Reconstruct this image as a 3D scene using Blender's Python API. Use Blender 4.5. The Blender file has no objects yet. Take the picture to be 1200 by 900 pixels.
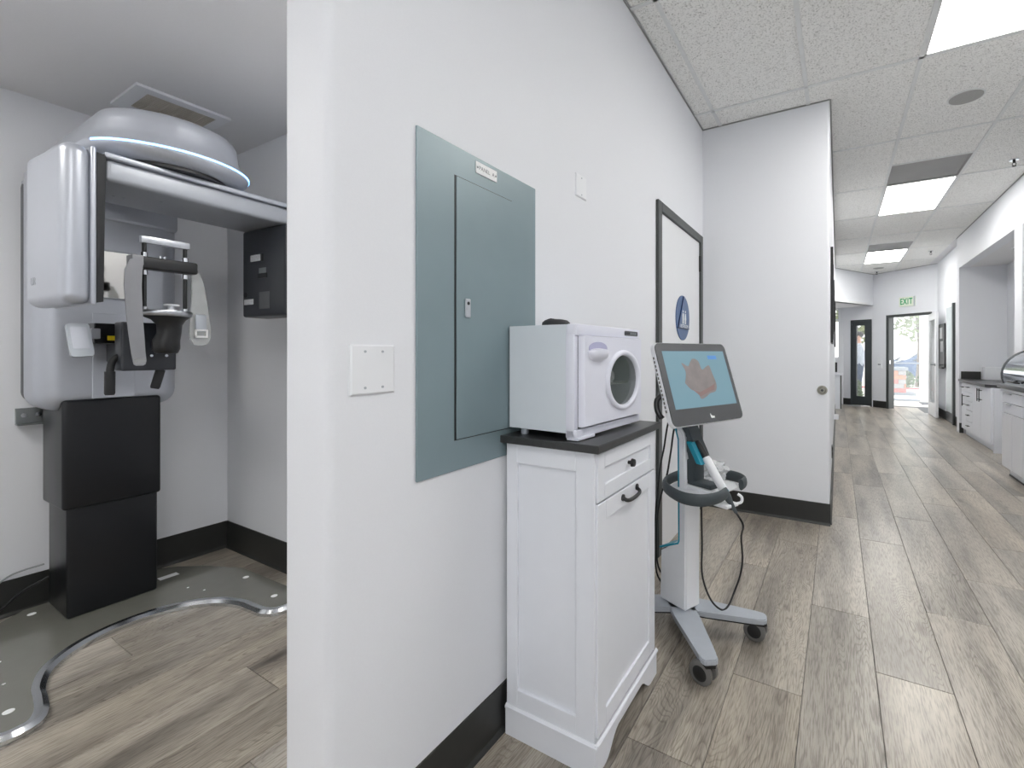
import bpy, bmesh, math, random
from mathutils import Vector, Matrix
from math import pi, sin, cos, radians as RAD

S = bpy.context.scene
COL = S.collection
random.seed(7)

# ------------------------------------------------------------------ camera, world, exposure
CAM_H, FPX, CX, CY = 1.215, 535.0, 675.0, 414.0
YAW = math.atan((981.8 - CX) / FPX)                      # hallway runs along +Y
cd = bpy.data.cameras.new('camera'); cam = bpy.data.objects.new('camera', cd); COL.objects.link(cam)
cam.location = (0, 0, CAM_H); cam.rotation_euler = (pi/2, 0, YAW)
cd.sensor_width = 36.0; cd.lens = FPX / 1200 * 36.0
cd.shift_x = -(CX - 600) / 1200; cd.shift_y = -(450 - CY) / 1200
cd.clip_start = 0.02; cd.clip_end = 300
S.camera = cam

wd = bpy.data.worlds.new('sky'); S.world = wd; wd.use_nodes = True
wn = wd.node_tree; bg = wn.nodes['Background']
sky = wn.nodes.new('ShaderNodeTexSky'); sky.sky_type = 'HOSEK_WILKIE'; sky.turbidity = 6.0
sky.sun_direction = (-0.35, 0.45, 0.82); sky.ground_albedo = 0.5
mixw = wn.nodes.new('ShaderNodeMixRGB'); mixw.inputs[0].default_value = 0.75
mixw.inputs[2].default_value = (1.0, 1.0, 1.0, 1)
wn.links.new(sky.outputs[0], mixw.inputs[1]); wn.links.new(mixw.outputs[0], bg.inputs[0])
bg.inputs[1].default_value = 1.8
LAMP = 8.5            # brightness of the ceiling light panels
vs = S.view_settings
vs.view_transform = 'Standard'; vs.look = 'None'; vs.gamma = 1.0; vs.use_curve_mapping = False
vs.exposure = 1.0

# ------------------------------------------------------------------ materials
def lin(r, g, b):
    f = lambda c: (c/255/12.92) if c/255 <= 0.04045 else ((c/255+0.055)/1.055)**2.4
    return (f(r), f(g), f(b), 1)

def mat(name, rgb, rough=0.5, metal=0.0, var=0.03, scale=20.0, bump=0.0, spec=0.5, coat=0.0, trans=0.0, alpha=1.0, emit=None, es=0.0):
    m = bpy.data.materials.new(name); m.use_nodes = True
    nt = m.node_tree; b = nt.nodes['Principled BSDF']; c = lin(*rgb)
    n = nt.nodes.new('ShaderNodeTexNoise'); n.inputs['Scale'].default_value = scale; n.inputs['Detail'].default_value = 4
    tc = nt.nodes.new('ShaderNodeTexCoord'); nt.links.new(tc.outputs['Object'], n.inputs['Vector'])
    r = nt.nodes.new('ShaderNodeValToRGB'); nt.links.new(n.outputs['Fac'], r.inputs[0])
    r.color_ramp.elements[0].position = 0.3; r.color_ramp.elements[1].position = 0.7
    r.color_ramp.elements[0].color = (c[0]*(1-var), c[1]*(1-var), c[2]*(1-var), 1)
    r.color_ramp.elements[1].color = (min(1, c[0]*(1+var)), min(1, c[1]*(1+var)), min(1, c[2]*(1+var)), 1)
    nt.links.new(r.outputs[0], b.inputs['Base Color'])
    b.inputs['Roughness'].default_value = rough; b.inputs['Metallic'].default_value = metal
    b.inputs['Specular IOR Level'].default_value = spec
    b.inputs['Coat Weight'].default_value = coat; b.inputs['Coat Roughness'].default_value = 0.1
    b.inputs['Transmission Weight'].default_value = trans; b.inputs['Alpha'].default_value = alpha
    if emit:
        b.inputs['Emission Color'].default_value = lin(*emit); b.inputs['Emission Strength'].default_value = es
    if bump:
        bp = nt.nodes.new('ShaderNodeBump'); bp.inputs['Strength'].default_value = bump; bp.inputs['Distance'].default_value = 0.002
        nt.links.new(n.outputs['Fac'], bp.inputs['Height']); nt.links.new(bp.outputs[0], b.inputs['Normal'])
    return m

M = {}
M['wall'] = mat('wall_paint', (228, 230, 235), 0.55, var=0.008, scale=220, bump=0.05, spec=0.3)
M['gypsum'] = mat('ceiling_paint', (228, 228, 230), 0.7, var=0.01, scale=120, bump=0.08, spec=0.2)
M['base'] = mat('black_rubber_base', (44, 45, 44), 0.42, var=0.05)
M['black'] = mat('black_plastic', (26, 27, 29), 0.38)
M['blacksoft'] = mat('black_soft', (36, 37, 40), 0.6)
M['laminate'] = mat('dark_laminate', (52, 53, 54), 0.32, var=0.12, scale=60)
M['cab'] = mat('white_cabinet_paint', (228, 231, 238), 0.35, var=0.006)
M['gloss'] = mat('white_gloss_laminate', (228, 230, 238), 0.12, var=0.006, coat=0.3)
M['plastic'] = mat('white_plastic', (224, 226, 238), 0.28, var=0.006)
M['metalside'] = mat('white_coated_steel', (212, 219, 226), 0.35, var=0.006)
M['trim'] = mat('white_trim', (232, 234, 238), 0.4, var=0.005)
M['panelgrey'] = mat('grey_enamel_steel', (126, 144, 150), 0.36, var=0.03, scale=6, metal=0.1)
M['chrome'] = mat('chrome', (215, 218, 222), 0.16, 1.0, var=0.02)
M['alu'] = mat('brushed_aluminium', (190, 193, 198), 0.3, 1.0, var=0.06, scale=90)
M['steel'] = mat('zinc_steel', (150, 155, 156), 0.4, 0.9)
M['silver'] = mat('silver_paint', (184, 188, 197), 0.32, 0.42, var=0.012, scale=8)
M['silverdark'] = mat('silver_grey_paint', (164, 168, 175), 0.38, 0.4, var=0.012, scale=8)
M['silvermark'] = mat('silver_mark', (160, 164, 172), 0.4, 0.5)
M['char'] = mat('charcoal_panel', (46, 49, 55), 0.34, var=0.05)
M['anthracite'] = mat('anthracite_cover', (24, 26, 30), 0.3, 0.2, var=0.06, scale=3)
M['backgrey'] = mat('grey_back_cover', (92, 94, 98), 0.5)
M['plate'] = mat('grey_floor_plate', (122, 122, 115), 0.12, 0.2, var=0.03, coat=0.4)
M['mirror'] = mat('mirror_glass', (205, 203, 198), 0.06, 1.0, var=0.0)
M['frost'] = mat('clear_acrylic', (205, 208, 208), 0.25, alpha=0.42)
M['film'] = mat('clear_bag_film', (235, 238, 240), 0.12, alpha=0.35, bump=0.4, scale=60)
M['greyblade'] = mat('grey_blade', (150, 151, 155), 0.35, 0.3)
M['yellow'] = mat('yellow_sticker', (238, 210, 20), 0.5)
M['led'] = mat('blue_led', (150, 200, 255), 0.5, emit=(120, 185, 255), es=2.2)
M['teal'] = mat('teal_plastic', (24, 140, 165), 0.35)
M['cartgrey'] = mat('cart_grey', (176, 182, 190), 0.4, 0.2)
M['cartwhite'] = mat('cart_white', (232, 234, 238), 0.32, var=0.005)
M['rubber'] = mat('dark_grey_rubber', (62, 70, 74), 0.55, var=0.05)
M['wheel'] = mat('grey_tyre', (105, 104, 102), 0.6)
M['bezel'] = mat('bezel_glass', (62, 64, 66), 0.07, var=0.01, coat=0.5)
M['screen'] = mat('screen_picture', (50, 66, 74), 0.06, var=0.02, scale=2.5, emit=(122, 160, 174), es=0.36)
M['scan'] = mat('screen_scan', (70, 60, 60), 0.12, var=0.25, scale=25, emit=(142, 138, 136), es=0.3)
M['scanpink'] = mat('screen_gum', (70, 50, 50), 0.12, var=0.2, scale=30, emit=(150, 128, 124), es=0.3)
M['icon'] = mat('screen_icon', (60, 90, 140), 0.1, emit=(70, 130, 185), es=0.35)
M['signblue'] = mat('sign_blue', (74, 100, 142), 0.35)
M['signnavy'] = mat('sign_navy', (22, 44, 84), 0.35)
M['doorwhite'] = mat('door_white', (228, 230, 233), 0.35, var=0.004)
M['framegrey'] = mat('door_frame_charcoal', (66, 70, 70), 0.4, var=0.03)
M['darkdoor'] = mat('dark_door_paint', (60, 66, 68), 0.4, var=0.03)
M['glass'] = mat('pane_glass', (236, 244, 244), 0.02, alpha=0.16, var=0)
M['smoke'] = mat('smoked_window', (96, 106, 102), 0.03, alpha=0.30, var=0)
M['inside'] = mat('warmer_inside', (190, 196, 190), 0.3, 0.3)
M['brass'] = mat('satin_nickel', (150, 148, 140), 0.3, 1.0)
M['exitgreen'] = mat('exit_green', (30, 130, 80), 0.5, emit=(30, 130, 80), es=0.3)
M['exitwhite'] = mat('exit_face', (222, 228, 214), 0.5)
M['paper'] = mat('paper', (235, 236, 236), 0.7)
M['label'] = mat('printed_label', (205, 207, 210), 0.5, var=0.25, scale=260)
M['grille'] = mat('beige_grille', (196, 190, 178), 0.5)
M['ventdark'] = mat('vent_cavity', (28, 26, 24), 0.8)
M['spk'] = mat('speaker_mesh', (168, 168, 166), 0.7, var=0.15, scale=400)
M['returnpanel'] = mat('return_panel_metal', (150, 150, 150), 0.45, 0.2, var=0.08, scale=2)
M['tbar'] = mat('grid_metal', (226, 228, 228), 0.5)
M['lampface'] = mat('light_diffuser', (255, 255, 250), 0.6, emit=(255, 253, 248), es=LAMP)
M['addedlamp'] = mat('added_light_diffuser', (255, 255, 250), 0.6, emit=(255, 252, 246), es=LAMP*1.0)  # glow of the added imaging room light
M['addedlampdim'] = mat('added_dim_light_diffuser', (255, 255, 250), 0.6, emit=(255, 252, 246), es=LAMP*0.7)  # weaker glow for the second added imaging light
M['concrete'] = mat('pale_concrete', (225, 222, 215), 0.8, var=0.06, scale=3)
M['brick_a'] = mat('brick_orange', (206, 140, 112), 0.85, var=0.1)
M['brick_b'] = mat('brick_pink', (206, 120, 116), 0.85, var=0.1)
M['brick_c'] = mat('brick_grey', (172, 168, 168), 0.85, var=0.1)
M['capstone'] = mat('cap_stone', (140, 144, 152), 0.8)
M['redcurb'] = mat('red_kerb_paint', (214, 84, 92), 0.7)
M['leafy'] = mat('leaf_green', (104, 128, 80), 0.7, var=0.35, scale=3)
M['leafpale'] = mat('leaf_pale', (140, 150, 110), 0.7, var=0.35, scale=2)
M['bark'] = mat('bark', (120, 108, 98), 0.9, var=0.2)
M['carblue'] = mat('car_blue', (62, 92, 138), 0.2, 0.3, coat=0.6)
M['carglass'] = mat('car_glass', (40, 50, 62), 0.08)
M['shirt'] = mat('grey_shirt', (196, 204, 214), 0.85, var=0.06)
M['jeans'] = mat('blue_jeans', (66, 80, 108), 0.85, var=0.1)
M['skin'] = mat('skin', (214, 168, 146), 0.55)
M['hair'] = mat('dark_hair', (44, 40, 42), 0.6)
M['frost2'] = mat('roll_top_steel', (205, 210, 216), 0.09, 1.0, var=0.02)
M['rim'] = mat('roll_top_rim', (96, 99, 102), 0.35, 0.6)

def plank_material():
    m = bpy.data.materials.new('oak_vinyl_plank'); m.use_nodes = True
    nt = m.node_tree; N = nt.nodes; L = nt.links; b = N['Principled BSDF']
    tc = N.new('ShaderNodeTexCoord'); oi = N.new('ShaderNodeObjectInfo')
    mp = N.new('ShaderNodeMapping'); L.new(tc.outputs['Object'], mp.inputs['Vector'])
    mul = N.new('ShaderNodeMath'); mul.operation = 'MULTIPLY'; mul.inputs[1].default_value = 57.0
    L.new(oi.outputs['Random'], mul.inputs[0])
    cmb = N.new('ShaderNodeCombineXYZ')
    for i in range(3): L.new(mul.outputs[0], cmb.inputs[i])
    L.new(cmb.outputs[0], mp.inputs['Location'])
    # broad tone streaks along the plank
    st = N.new('ShaderNodeMapping'); st.inputs['Scale'].default_value = (4.2, 0.55, 1.0); L.new(mp.outputs[0], st.inputs['Vector'])
    n1 = N.new('ShaderNodeTexNoise'); n1.inputs['Scale'].default_value = 1.6; n1.inputs['Detail'].default_value = 5; n1.inputs['Roughness'].default_value = 0.55
    L.new(st.outputs[0], n1.inputs['Vector'])
    # fine pores
    fm = N.new('ShaderNodeMapping'); fm.inputs['Scale'].default_value = (240.0, 16.0, 1.0); L.new(mp.outputs[0], fm.inputs['Vector'])
    n2 = N.new('ShaderNodeTexNoise'); n2.inputs['Scale'].default_value = 1.0; n2.inputs['Detail'].default_value = 5; L.new(fm.outputs[0], n2.inputs['Vector'])
    # cathedral grain: contour lines of a stretched noise field
    cm = N.new('ShaderNodeMapping'); cm.inputs['Scale'].default_value = (5.5, 0.75, 1.0); L.new(mp.outputs[0], cm.inputs['Vector'])
    n3 = N.new('ShaderNodeTexNoise'); n3.inputs['Scale'].default_value = 1.0; n3.inputs['Detail'].default_value = 2.0; n3.inputs['Distortion'].default_value = 0.4
    L.new(cm.outputs[0], n3.inputs['Vector'])
    k = N.new('ShaderNodeMath'); k.operation = 'MULTIPLY'; k.inputs[1].default_value = 64.0; L.new(n3.outputs['Fac'], k.inputs[0])
    fr = N.new('ShaderNodeMath'); fr.operation = 'FRACT'; L.new(k.outputs[0], fr.inputs[0])
    gr = N.new('ShaderNodeValToRGB'); L.new(fr.outputs[0], gr.inputs[0])
    e = gr.color_ramp.elements; e[0].position = 0.0; e[0].color = (0.52, 0.50, 0.48, 1); e[1].position = 0.30; e[1].color = (1, 1, 1, 1)
    x = gr.color_ramp.elements.new(0.9); x.color = (1, 1, 1, 1); x = gr.color_ramp.elements.new(1.0); x.color = (0.6, 0.58, 0.56, 1)
    # the cathedral figure only shows in patches
    qm = N.new('ShaderNodeMapping'); qm.inputs['Scale'].default_value = (3.4, 0.8, 1.0); qm.inputs['Location'].default_value = (9, 4, 2); L.new(mp.outputs[0], qm.inputs['Vector'])
    n4 = N.new('ShaderNodeTexNoise'); n4.inputs['Scale'].default_value = 1.0; n4.inputs['Detail'].default_value = 1.0; L.new(qm.outputs[0], n4.inputs['Vector'])
    mk = N.new('ShaderNodeMapRange'); mk.inputs['From Min'].default_value = 0.44; mk.inputs['From Max'].default_value = 0.64; mk.inputs['To Min'].default_value = 0.12; mk.inputs['To Max'].default_value = 0.95
    L.new(n4.outputs['Fac'], mk.inputs['Value'])
    # knots
    vo = N.new('ShaderNodeTexVoronoi'); vo.inputs['Scale'].default_value = 1.0
    vm = N.new('ShaderNodeMapping'); vm.inputs['Scale'].default_value = (3.2, 1.1, 1.0); L.new(mp.outputs[0], vm.inputs['Vector']); L.new(vm.outputs[0], vo.inputs['Vector'])
    kn = N.new('ShaderNodeValToRGB'); L.new(vo.outputs['Distance'], kn.inputs[0])
    kn.color_ramp.elements[0].position = 0.02; kn.color_ramp.elements[0].color = (0.45, 0.42, 0.4, 1)
    kn.color_ramp.elements[1].position = 0.09; kn.color_ramp.elements[1].color = (1, 1, 1, 1)
    tone = N.new('ShaderNodeValToRGB'); L.new(n1.outputs['Fac'], tone.inputs[0])
    t = tone.color_ramp.elements; t[0].position = 0.30; t[0].color = lin(116, 110, 103); t[1].position = 0.64; t[1].color = lin(186, 178, 165)
    y = tone.color_ramp.elements.new(0.47); y.color = lin(162, 154, 143)
    hv = N.new('ShaderNodeHueSaturation'); L.new(tone.outputs[0], hv.inputs['Color'])
    rv = N.new('ShaderNodeMapRange'); rv.inputs['To Min'].default_value = 0.86; rv.inputs['To Max'].default_value = 1.12
    wn2 = N.new('ShaderNodeTexWhiteNoise'); wn2.noise_dimensions = '1D'; L.new(mul.outputs[0], wn2.inputs['W'])
    L.new(wn2.outputs['Value'], rv.inputs['Value']); L.new(rv.outputs[0], hv.inputs['Value'])
    rs = N.new('ShaderNodeMapRange'); rs.inputs['To Min'].default_value = 0.8; rs.inputs['To Max'].default_value = 1.15
    L.new(oi.outputs['Random'], rs.inputs['Value']); L.new(rs.outputs[0], hv.inputs['Saturation'])
    m1 = N.new('ShaderNodeMixRGB'); m1.blend_type = 'MULTIPLY'; m1.inputs[0].default_value = 0.62; L.new(mk.outputs[0], m1.inputs[0]); L.new(hv.outputs[0], m1.inputs[1]); L.new(gr.outputs[0], m1.inputs[2])
    pr = N.new('ShaderNodeValToRGB'); L.new(n2.outputs['Fac'], pr.inputs[0])
    pr.color_ramp.elements[0].position = 0.36; pr.color_ramp.elements[0].color = (0.55, 0.53, 0.51, 1); pr.color_ramp.elements[1].position = 0.55; pr.color_ramp.elements[1].color = (1.03, 1.03, 1.03, 1)
    m2 = N.new('ShaderNodeMixRGB'); m2.blend_type = 'MULTIPLY'; m2.inputs[0].default_value = 0.8; L.new(m1.outputs[0], m2.inputs[1]); L.new(pr.outputs[0], m2.inputs[2])
    m3 = N.new('ShaderNodeMixRGB'); m3.blend_type = 'MULTIPLY'; m3.inputs[0].default_value = 1.0; L.new(m2.outputs[0], m3.inputs[1]); L.new(kn.outputs[0], m3.inputs[2])
    L.new(m3.outputs[0], b.inputs['Base Color'])
    b.inputs['Roughness'].default_value = 0.29; b.inputs['Specular IOR Level'].default_value = 0.6
    bp = N.new('ShaderNodeBump'); bp.inputs['Strength'].default_value = 0.12; bp.inputs['Distance'].default_value = 0.0015
    L.new(m2.outputs[0], bp.inputs['Height']); L.new(bp.outputs[0], b.inputs['Normal'])
    return m
M['plank'] = plank_material()

def tile_material():
    m = bpy.data.materials.new('mineral_fibre_tile'); m.use_nodes = True
    nt = m.node_tree; N = nt.nodes; L = nt.links; b = N['Principled BSDF']
    ge = N.new('ShaderNodeNewGeometry')
    n = N.new('ShaderNodeTexNoise'); n.inputs['Scale'].default_value = 150; n.inputs['Detail'].default_value = 2.5; n.inputs['Distortion'].default_value = 1.2
    L.new(ge.outputs['Position'], n.inputs['Vector'])
    r = N.new('ShaderNodeValToRGB'); L.new(n.outputs['Fac'], r.inputs[0])
    r.color_ramp.elements[0].position = 0.34; r.color_ramp.elements[0].color = lin(165, 164, 161)
    r.color_ramp.elements[1].position = 0.45; r.color_ramp.elements[1].color = lin(246, 246, 244)
    L.new(r.outputs[0], b.inputs['Base Color']); b.inputs['Roughness'].default_value = 0.9; b.inputs['Specular IOR Level'].default_value = 0.1
    bp = N.new('ShaderNodeBump'); bp.inputs['Strength'].default_value = 0.5; bp.inputs['Distance'].default_value = 0.003
    L.new(r.outputs[0], bp.inputs['Height']); L.new(bp.outputs[0], b.inputs['Normal'])
    return m
M['tile'] = tile_material()

# ------------------------------------------------------------------ helpers
MW = {}                                                   # world matrix of every object we make
def link(o, parent=None, mw=None):
    COL.objects.link(o)
    pm = MW[parent.name] if parent else Matrix()
    if parent: o.parent = parent
    o.matrix_local = pm.inverted() @ mw if mw is not None else Matrix()
    MW[o.name] = mw.copy() if mw is not None else pm.copy()
    return o

def tag(o, label=None, cat=None, group=None, kind=None):
    if label: o['label'] = label
    if cat: o['category'] = cat
    if group: o['group'] = group
    if kind: o['kind'] = kind
    return o

def thing(name, loc, label, cat, rotz=0.0, group=None, kind=None, parent=None):
    o = bpy.data.objects.new(name, None); o.empty_display_size = 0.05
    link(o, parent, Matrix.Translation(Vector(loc)) @ Matrix.Rotation(rotz, 4, 'Z'))
    return tag(o, label, cat, group, kind)

def obj(name, bm, m, parent=None, local=False, smooth=None, org=None):
    """one mesh object; coordinates are world ones unless local=True (then the parent's frame)"""
    me = bpy.data.meshes.new(name)
    bmesh.ops.recalc_face_normals(bm, faces=bm.faces)
    pm = MW[parent.name] if parent else Matrix()
    if parent and local: mw = pm
    else:
        if org is None:
            if parent: org = pm.translation
            else:
                vs_ = [v.co for v in bm.verts]
                lo = Vector((min(v[i] for v in vs_) for i in range(3))); hi = Vector((max(v[i] for v in vs_) for i in range(3)))
                org = Vector(((lo.x+hi.x)/2, (lo.y+hi.y)/2, lo.z))
        mw = Matrix.Translation(Vector(org))
        bm.transform(mw.inverted())
    bm.to_mesh(me); bm.free()
    me.materials.append(M[m] if isinstance(m, str) else m)
    if smooth is not None:
        for p in me.polygons: p.use_smooth = True
        try: me.set_sharp_from_angle(angle=RAD(smooth))
        except Exception: pass
    return link(bpy.data.objects.new(name, me), parent, mw)

def add_box(bm, x0, x1, y0, y1, z0, z1, bev=0.0, seg=2, mtx=None):
    r = bmesh.ops.create_cube(bm, size=1.0); vs_ = r['verts']
    for v in vs_:
        v.co = Vector((x0 + (v.co.x+.5)*(x1-x0), y0 + (v.co.y+.5)*(y1-y0), z0 + (v.co.z+.5)*(z1-z0)))
    if bev:
        es = {e for v in vs_ for e in v.link_edges}
        o = bmesh.ops.bevel(bm, geom=list(es), offset=bev, segments=seg, affect='EDGES', profile=0.5)
        vs_ = list({v for f in o['faces'] for v in f.verts} | {v for v in vs_ if v.is_valid})
    if mtx is not None:
        bmesh.ops.transform(bm, matrix=mtx, verts=[v for v in vs_ if v.is_valid])
    return bm

def box(*a, **k): return add_box(bmesh.new(), *a, **k)

def add_cyl(bm, c, axis, r, d, seg=24, r2=None):
    """cylinder from point c along axis for length d"""
    ax = Vector(axis).normalized(); q = Vector((0, 0, 1)).rotation_difference(ax).to_matrix().to_4x4()
    mt = Matrix.Translation(Vector(c) + ax*d/2) @ q
    bmesh.ops.create_cone(bm, cap_ends=True, segments=seg, radius1=r, radius2=r if r2 is None else r2, depth=d, matrix=mt)
    return bm
def cyl(*a, **k): return add_cyl(bmesh.new(), *a, **k)

def add_tube(bm, pts, r, seg=10, caps=True, closed=False):
    pts = [Vector(p) for p in pts]; n = len(pts); rings = []
    rr = r if isinstance(r, (list, tuple)) else [r]*n
    prev = None
    for i, p in enumerate(pts):
        if closed: t = pts[(i+1) % n] - pts[i-1]
        else: t = pts[min(i+1, n-1)] - pts[max(i-1, 0)]
        t.normalize()
        if prev is None:
            a = Vector((0, 0, 1)) if abs(t.z) < .9 else Vector((1, 0, 0))
            u = t.cross(a).normalized()
        else:
            u = (prev - t*prev.dot(t)).normalized()
        prev = u; w = t.cross(u)
        rings.append([bm.verts.new(p + (u*cos(2*pi*k/seg) + w*sin(2*pi*k/seg))*rr[i]) for k in range(seg)])
    for i in range(n if closed else n-1):
        a, b2 = rings[i], rings[(i+1) % n]
        for k in range(seg):
            bm.faces.new((a[k], a[(k+1) % seg], b2[(k+1) % seg], b2[k]))
    if caps and not closed:
        bm.faces.new(rings[0][::-1]); bm.faces.new(rings[-1])
    return bm
def tube(*a, **k): return add_tube(bmesh.new(), *a, **k)

def smooth_path(pts, n=8):
    P = [Vector(p) for p in pts]; out = []
    for i in range(len(P)-1):
        p0 = P[max(i-1, 0)]; p1 = P[i]; p2 = P[i+1]; p3 = P[min(i+2, len(P)-1)]
        for k in range(n):
            t = k/n
            out.append(0.5*((2*p1) + (p2-p0)*t + (2*p0-5*p1+4*p2-p3)*t*t + (-p0+3*p1-3*p2+p3)*t**3))
    out.append(P[-1]); return out

def add_prism(bm, poly, o, ux, uy, d):
    """polygon (2d) in plane o+ux,uy extruded along d"""
    o, ux, uy, d = Vector(o), Vector(ux), Vector(uy), Vector(d)
    a = [bm.verts.new(o + ux*p[0] + uy*p[1]) for p in poly]
    b2 = [bm.verts.new(v.co + d) for v in a]
    bm.faces.new(a[::-1]); bm.faces.new(b2); n = len(a)
    for i in range(n): bm.faces.new((a[i], a[(i+1) % n], b2[(i+1) % n], b2[i]))
    return bm
def prism(*a, **k): return add_prism(bmesh.new(), *a, **k)

def loft(rings, cap0=True, cap1=True):
    bm = bmesh.new(); R_ = [[bm.verts.new(p) for p in r] for r in rings]; n = len(R_[0])
    for a, b2 in zip(R_, R_[1:]):
        for k in range(n): bm.faces.new((a[k], a[(k+1) % n], b2[(k+1) % n], b2[k]))
    if cap0: bm.faces.new(R_[0][::-1])
    if cap1: bm.faces.new(R_[-1])
    return bm

def rrect(w, h, r, n=6, cx=0, cy=0):
    out = []
    for q, (sx, sy) in enumerate(((1, 1), (-1, 1), (-1, -1), (1, -1))):
        for k in range(n+1):
            a = q*pi/2 + k/n*pi/2
            out.append((cx + sx*(w/2-r) + r*cos(a), cy + sy*(h/2-r) + r*sin(a)))
    return out

def add_text(name, body, size, m, parent, mw, local=False, ext=0.0006, ax='CENTER', bold=0.0, space=1.0):
    """flat lettering as a mesh"""
    c = bpy.data.curves.new(name, 'FONT'); c.body = body; c.size = size; c.align_x = ax; c.align_y = 'CENTER'; c.extrude = ext; c.offset = bold; c.space_character = space
    t = bpy.data.objects.new(name, c); COL.objects.link(t)
    dg = bpy.context.evaluated_depsgraph_get(); me = bpy.data.meshes.new_from_object(t.evaluated_get(dg))
    COL.objects.unlink(t); bpy.data.objects.remove(t); bpy.data.curves.remove(c)
    me.materials.clear(); me.materials.append(M[m])
    o = bpy.data.objects.new(name, me)
    return link(o, parent, (MW[parent.name] @ mw) if local else mw)

def frame_mtx(o, xdir, ydir):
    """matrix with local x along xdir, local y along ydir"""
    x = Vector(xdir).normalized(); y = Vector(ydir).normalized(); z = x.cross(y)
    m = Matrix((x, y, z)).transposed().to_4x4(); m.translation = Vector(o); return m

def copy_tree(o, parent=None):
    c = o.copy(); COL.objects.link(c); c.parent = parent
    for ch in o.children: copy_tree(ch, c)
    return c

def struct(name, bm, m, label, cat, parent=None, smooth=None):
    o = obj(name, bm, m, parent, smooth=smooth)
    if not parent: tag(o, label, cat, kind='structure')
    return o

# ------------------------------------------------------------------ key dimensions (metres)
XL = -0.94          # panel wall face
XLB = -1.11         # its other face
YE = 0.578          # free end of that wall
YP = 3.68           # partition wall face
XP = -0.05          # partition wall end / left side of the hall
CH = 3.00           # tile ceiling
IX, IY, ICH = -3.33, 1.40, 2.435      # imaging room back wall, right wall, ceiling
XR = 1.61           # right side of the hall
APEX = Vector((0.70, 12.35, 0)); BRC = Vector((1.72, 11.45, 0))

# ------------------------------------------------------------------ floor with planks
fl = struct('floor', box(-3.6, 2.4, -2.7, 12.9, -0.06, -0.0045), 'base', 'grey brown oak plank floor running down the hallway', 'floor')
PW, PL = 0.235, 1.445
plank_cache = {}
def plank_mesh(w, l):
    key = (round(w, 3), round(l, 3))
    if key in plank_cache: return plank_cache[key]
    bm = bmesh.new(); g = 0.0009; c = 0.0016
    x, y = w/2-g, l/2-g
    lo = [bm.verts.new(p) for p in ((-x, -y, -0.0045), (x, -y, -0.0045), (x, y, -0.0045), (-x, y, -0.0045))]
    mi = [bm.verts.new(p) for p in ((-x, -y, -0.001), (x, -y, -0.001), (x, y, -0.001), (-x, y, -0.001))]
    x -= c; y -= c
    hi = [bm.verts.new(p) for p in ((-x, -y, 0), (x, -y, 0), (x, y, 0), (-x, y, 0))]
    for a, b2 in ((lo, mi), (mi, hi)):
        for k in range(4): bm.faces.new((a[k], a[(k+1) % 4], b2[(k+1) % 4], b2[k]))
    bm.faces.new(hi); bmesh.ops.recalc_face_normals(bm, faces=bm.faces)
    me = bpy.data.meshes.new('plank'); bm.to_mesh(me); bm.free(); me.materials.append(M['plank'])
    plank_cache[key] = me; return me
phase = {0: 2.08, 1: 2.68, 2: 3.17, 3: 3.775, -1: 2.485, -2: 1.80, -3: 2.78, -4: 2.2}
for k in range(-15, 10):
    x0 = 0.125 + PW*k; x1 = x0 + PW
    if x1 < -3.36 or x0 > 2.2: continue
    if x1 <= XLB + 0.06: ylo, yhi = -1.3, IY+0.02
    elif x0 < XP - 0.1: ylo, yhi = -2.6, YP+0.02
    elif x0 < 1.5: ylo, yhi = -2.6, 12.62
    else: ylo, yhi = 4.5, 11.6
    ph = phase.get(k, 0.70 + (0.62*k) % PL) if k > -10 else (0.705 if k in (-12, -8) else 0.705 + 0.5*(k % 3))
    y = ph - PL*10
    while y < yhi:
        a, b2 = max(y, ylo), min(y+PL, yhi)
        if b2 - a > 0.02:
            o = bpy.data.objects.new('plank', plank_mesh(PW, b2-a))
            link(o, fl, Matrix.Translation(((x0+x1)/2, (a+b2)/2, 0)))
        y += PL

# ------------------------------------------------------------------ walls
def wall_bullnose(x0, x1, y0, y1, z0, z1, r=0.02, corners=((0, 0), (1, 0))):
    """box wall whose chosen vertical corners are rounded"""
    pts = []
    for (cx_, cy_) in ((0, 0), (1, 0), (1, 1), (0, 1)):
        px = x1 if cx_ else x0; py = y1 if cy_ else y0
        if (cx_, cy_) in corners:
            ox = px - r if cx_ else px + r; oy = py - r if cy_ else py + r
            a0 = {(0, 0): pi, (1, 0): 1.5*pi, (1, 1): 0, (0, 1): .5*pi}[(cx_, cy_)]
            for k in range(7): a = a0 + k/6*pi/2; pts.append((ox + r*cos(a), oy + r*sin(a)))
        else: pts.append((px, py))
    return prism(pts, (0, 0, z0), (1, 0, 0), (0, 1, 0), (0, 0, z1-z0))

struct('wall_left', wall_bullnose(XLB, XL, YE, YP, 0, CH), 'wall', 'long white wall carrying the grey electrical panel', 'wall', smooth=40)
struct('wall_partition', wall_bullnose(-1.11, XP, YP, YP+0.12, 0, CH, 0.018, ((1, 0),)), 'wall', 'white wall facing the scanner cart with black base', 'wall', smooth=40)
struct('wall_hall_left', box(XP-0.12, XP, YP+0.12, 11.0, 0, CH), 'wall', 'white hallway wall seen edge on behind the partition', 'wall')
struct('wall_imaging_back', box(IX-0.1, IX, -1.3, IY, 0, ICH), 'wall', 'white wall behind the dental x-ray machine', 'wall')
struct('wall_imaging_right', box(IX-0.1, XLB, IY, IY+0.1, 0, ICH), 'wall', 'white side wall right of the x-ray machine', 'wall')
struct('wall_imaging_left', box(IX-0.1, XLB, -1.4, -1.3, 0, ICH), 'wall', 'white side wall of the imaging room out of view', 'wall')
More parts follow.
